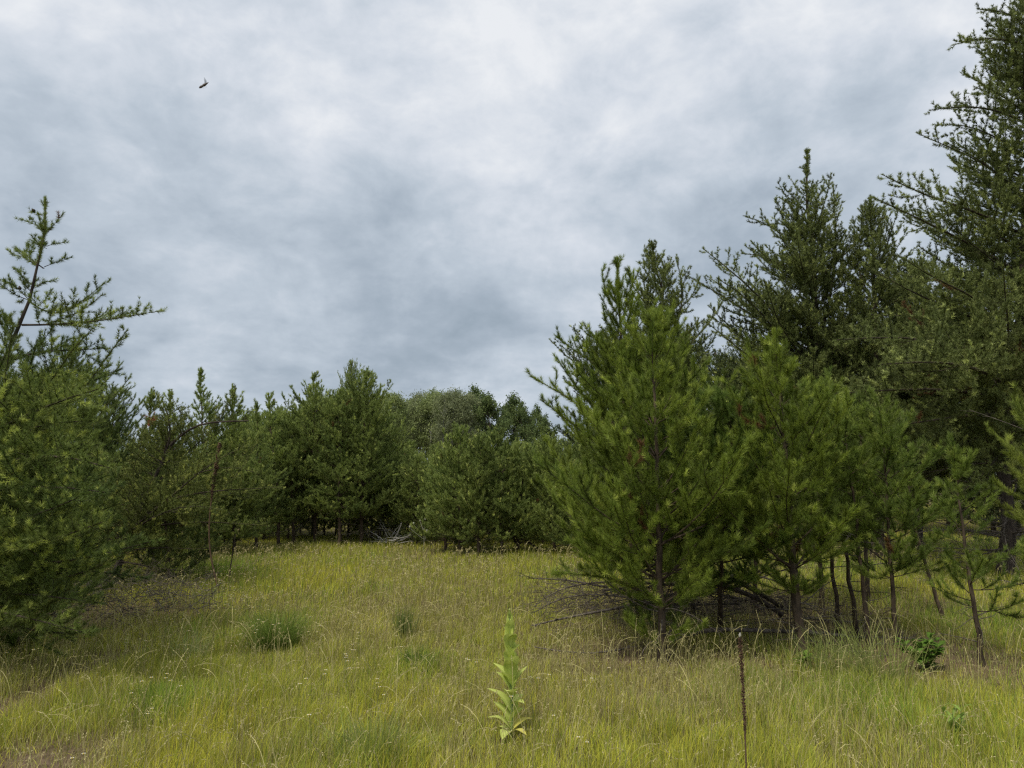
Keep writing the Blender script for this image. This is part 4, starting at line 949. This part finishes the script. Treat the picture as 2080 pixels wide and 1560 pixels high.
for k in range(34):
    x0 = g.uniform(1210, 1560); y0 = g.uniform(1165, 1290); a_ = g.normal(0, .45)+(math.pi if g.random() < .5 else 0); ln = g.uniform(90, 230)
    D = gd(1285)+g.uniform(-.1, 1.4); pts = [(x0, y0), (x0+math.cos(a_)*ln*.5, y0+math.sin(a_)*ln*.3+g.normal(0, 6)), (x0+math.cos(a_)*ln, min(1300, y0+math.sin(a_)*ln*.6+12))]
    log('grey dead branch lying crossed in the dark heart of the brush pile', pts, D, g.uniform(.008, .02), .004, 700+k, M_DEAD, 12, .4, 1, 'crossed dead branches of the brush pile')
for k in range(14):
    x0 = g.uniform(1640, 1880); y0 = g.uniform(1225, 1335); a_ = g.normal(.15, .3)+(math.pi if g.random() < .5 else 0); ln = g.uniform(70, 190)
    D = gd(y0+6); pts = [(x0, y0), (x0+math.cos(a_)*ln*.5, y0+g.normal(0, 5)), (x0+math.cos(a_)*ln, y0+math.sin(a_)*ln*.15)]
    log('grey stick lying among the sapling feet on the right', pts, D, g.uniform(.007, .014), .004, 800+k, M_DEAD, 7, .25, 1, 'sticks lying among the saplings')
# fine twig tangle
mb = MB(); n = 300; px = g.normal(1400, 110, n); py = g.normal(1235, 30, n); D = gd(1290)+g.random(n)*1.5; p = np.array([at(a_, b_, c_) for a_, b_, c_ in zip(px, np.minimum(py, 1295), D)])
p[:, 2] = np.clip(p[:, 2], .03, .9); dd = np.stack([g.normal(0, 1, n), g.normal(0, .6, n), g.normal(0, .25, n)], 1); twigwood(mb, p, dd, .25+.5*g.random(n), g, r=np.full(n, .0035), lev=1, up=0)
n = 130; px = g.normal(1190, 45, n); py = g.normal(1215, 22, n); p = np.array([at(a_, b_, 7.5+.5*g.random()) for a_, b_ in zip(px, py)]); dd = np.stack([-1+g.normal(0, .7, n), g.normal(0, .5, n), g.normal(-.1, .3, n)], 1)
twigwood(mb, p, dd, .15+.3*g.random(n), g, r=np.full(n, .003), lev=1, up=-.2)
tag(mb.build('brush_twigs', M_DEAD), 'tangle of fine grey dead twigs filling the brush pile', 'dead twigs', kind='stuff')
# twig litter below the left pines
mb = MB(); n = 420; px = g.uniform(-60, 440, n); py = 1195+75*g.random(n)-.08*px; p = np.array([gp(a_, b_, .15+.1*g.random()) for a_, b_ in zip(px, py)]); dd = g.normal(0, 1, (n, 3))*(1, 1, .35)+(0, 0, .15)
twigwood(mb, p, dd, .25+.45*g.random(n), g, r=np.full(n, .004), lev=1, up=0); tag(mb.build('brush_twigs', M_DEAD), 'grey dead twigs and low brush under the left hand pines', 'dead twigs', kind='stuff')

# bleached heap and fallen tree in the middle distance
mb = MB(); D = gd(1108); n = 34; px = g.normal(800, 16, n); py = g.normal(1095, 6, n); p = np.array([at(a_, b_, D+g.normal(0, .3)) for a_, b_ in zip(px, py)]); p[:, 2] = np.clip(p[:, 2], .02, .5)
dd = np.stack([g.normal(0, 1, n), g.normal(0, .4, n), .25+g.normal(0, .3, n)], 1); twigwood(mb, p, dd, .35+.5*g.random(n), g, r=np.full(n, .011), lev=1, up=0)
v, f = tubes(resample([at(795, 1102, D), at(808, 1085, D), at(816, 1062, D)], 6)[None], np.linspace(.028, .016, 6)[None], 6); mb.add(v, f)
tag(mb.build('dead_treetop', M_PALE, origin=at(800, 1105, D)), 'bleached white dead treetop lying between the dark cluster and the central clump', 'dead branch')
mb = MB(); D = gd(1125); P = resample([at(1035, 1050, D), at(1050, 1075, D), at(1075, 1105, D), at(1105, 1120, D)], 8); v, f = tubes(P[None], np.linspace(.04, .02, 8)[None], 6); mb.add(v, f)
P2_ = resample([at(1030, 1060, D), at(1042, 1090, D), at(1060, 1128, D)], 8); v, f = tubes(P2_[None], np.linspace(.035, .02, 8)[None], 6); mb.add(v, f)
q_, ax = along(np.stack([P, P2_]), g.integers(0, 2, 34), g.random(34)*.98); twigwood(mb, q_, g.normal(0, 1, (34, 3))*(1, .6, .8)+(0, 0, -.5), .3+.5*g.random(34), g, r=np.full(34, .008), lev=1, up=-.3)
tag(mb.build('fallen_pine', M_BARK, origin=P[0]), 'bare dark fallen pine leaning down at the right end of the central clump', 'dead tree')
# right edge: pale snag branch and dark dead bough
D = 8.2; log('pale bare branch slanting down at the right edge under the huge pine', [(2150, 905), (2080, 872), (2020, 850), (1968, 832)], D, .006, .003, 31, M_DEAD, 3, .2, 0)
D = gd(1200); log('dark dead bough lying by the foot of the huge pine at the right edge', [(2160, 1195), (2100, 1188), (2060, 1186), (2040, 1180)], D, .035, .015, 32, M_DEAD, 16, .5, 1)

# ------------------------------------------------------------------ insect in flight near the camera
p = at(414, 173, 1.0); root = empty('flying_insect', p); tag(root, 'small dark insect in flight against the upper left sky', 'insect')
m, t, bs, o_ = material('insect_shell'); bs.inputs['Base Color'].default_value = (.09, .07, .06, 1); bs.inputs['Roughness'].default_value = .5
ax = norm(np.array((.0115, .003, .0105))); P = np.array([p+ax*k for k in np.linspace(-.0085, .0085, 9)]); rr = np.array([.0004, .0016, .0019, .0014, .0020, .0019, .0014, .0009, .0002])
mb = MB(); v, f = tubes(P[None], rr[None], 10); mb.add(v, f)
for k in range(6):
    s = (-1 if k % 2 else 1); q0 = P[3+k//2]; v, f = tubes(np.array([q0, q0+(.001*s, .001*s, -.002), q0+(.002*s, .001*s, -.0045)])[None], np.full((1, 3), .00012), 3); mb.add(v, f)
mb.build('body', m, root, p, True)
m, t, bs, o_ = material('insect_wing'); bs.inputs['Base Color'].default_value = (.4, .43, .46, 1); bs.inputs['Roughness'].default_value = .3; bs.inputs['Alpha'].default_value = .55
for s in (0, 1):
    b0 = P[5]; tp = b0+np.array((-.0025-.001*s, .002*s, .0125)); v, f, c = leaf(tp, b0, .0038, .05, seed=s, K=7, wave=.02); mesh('wing', v, f, m, root, None, True, p)
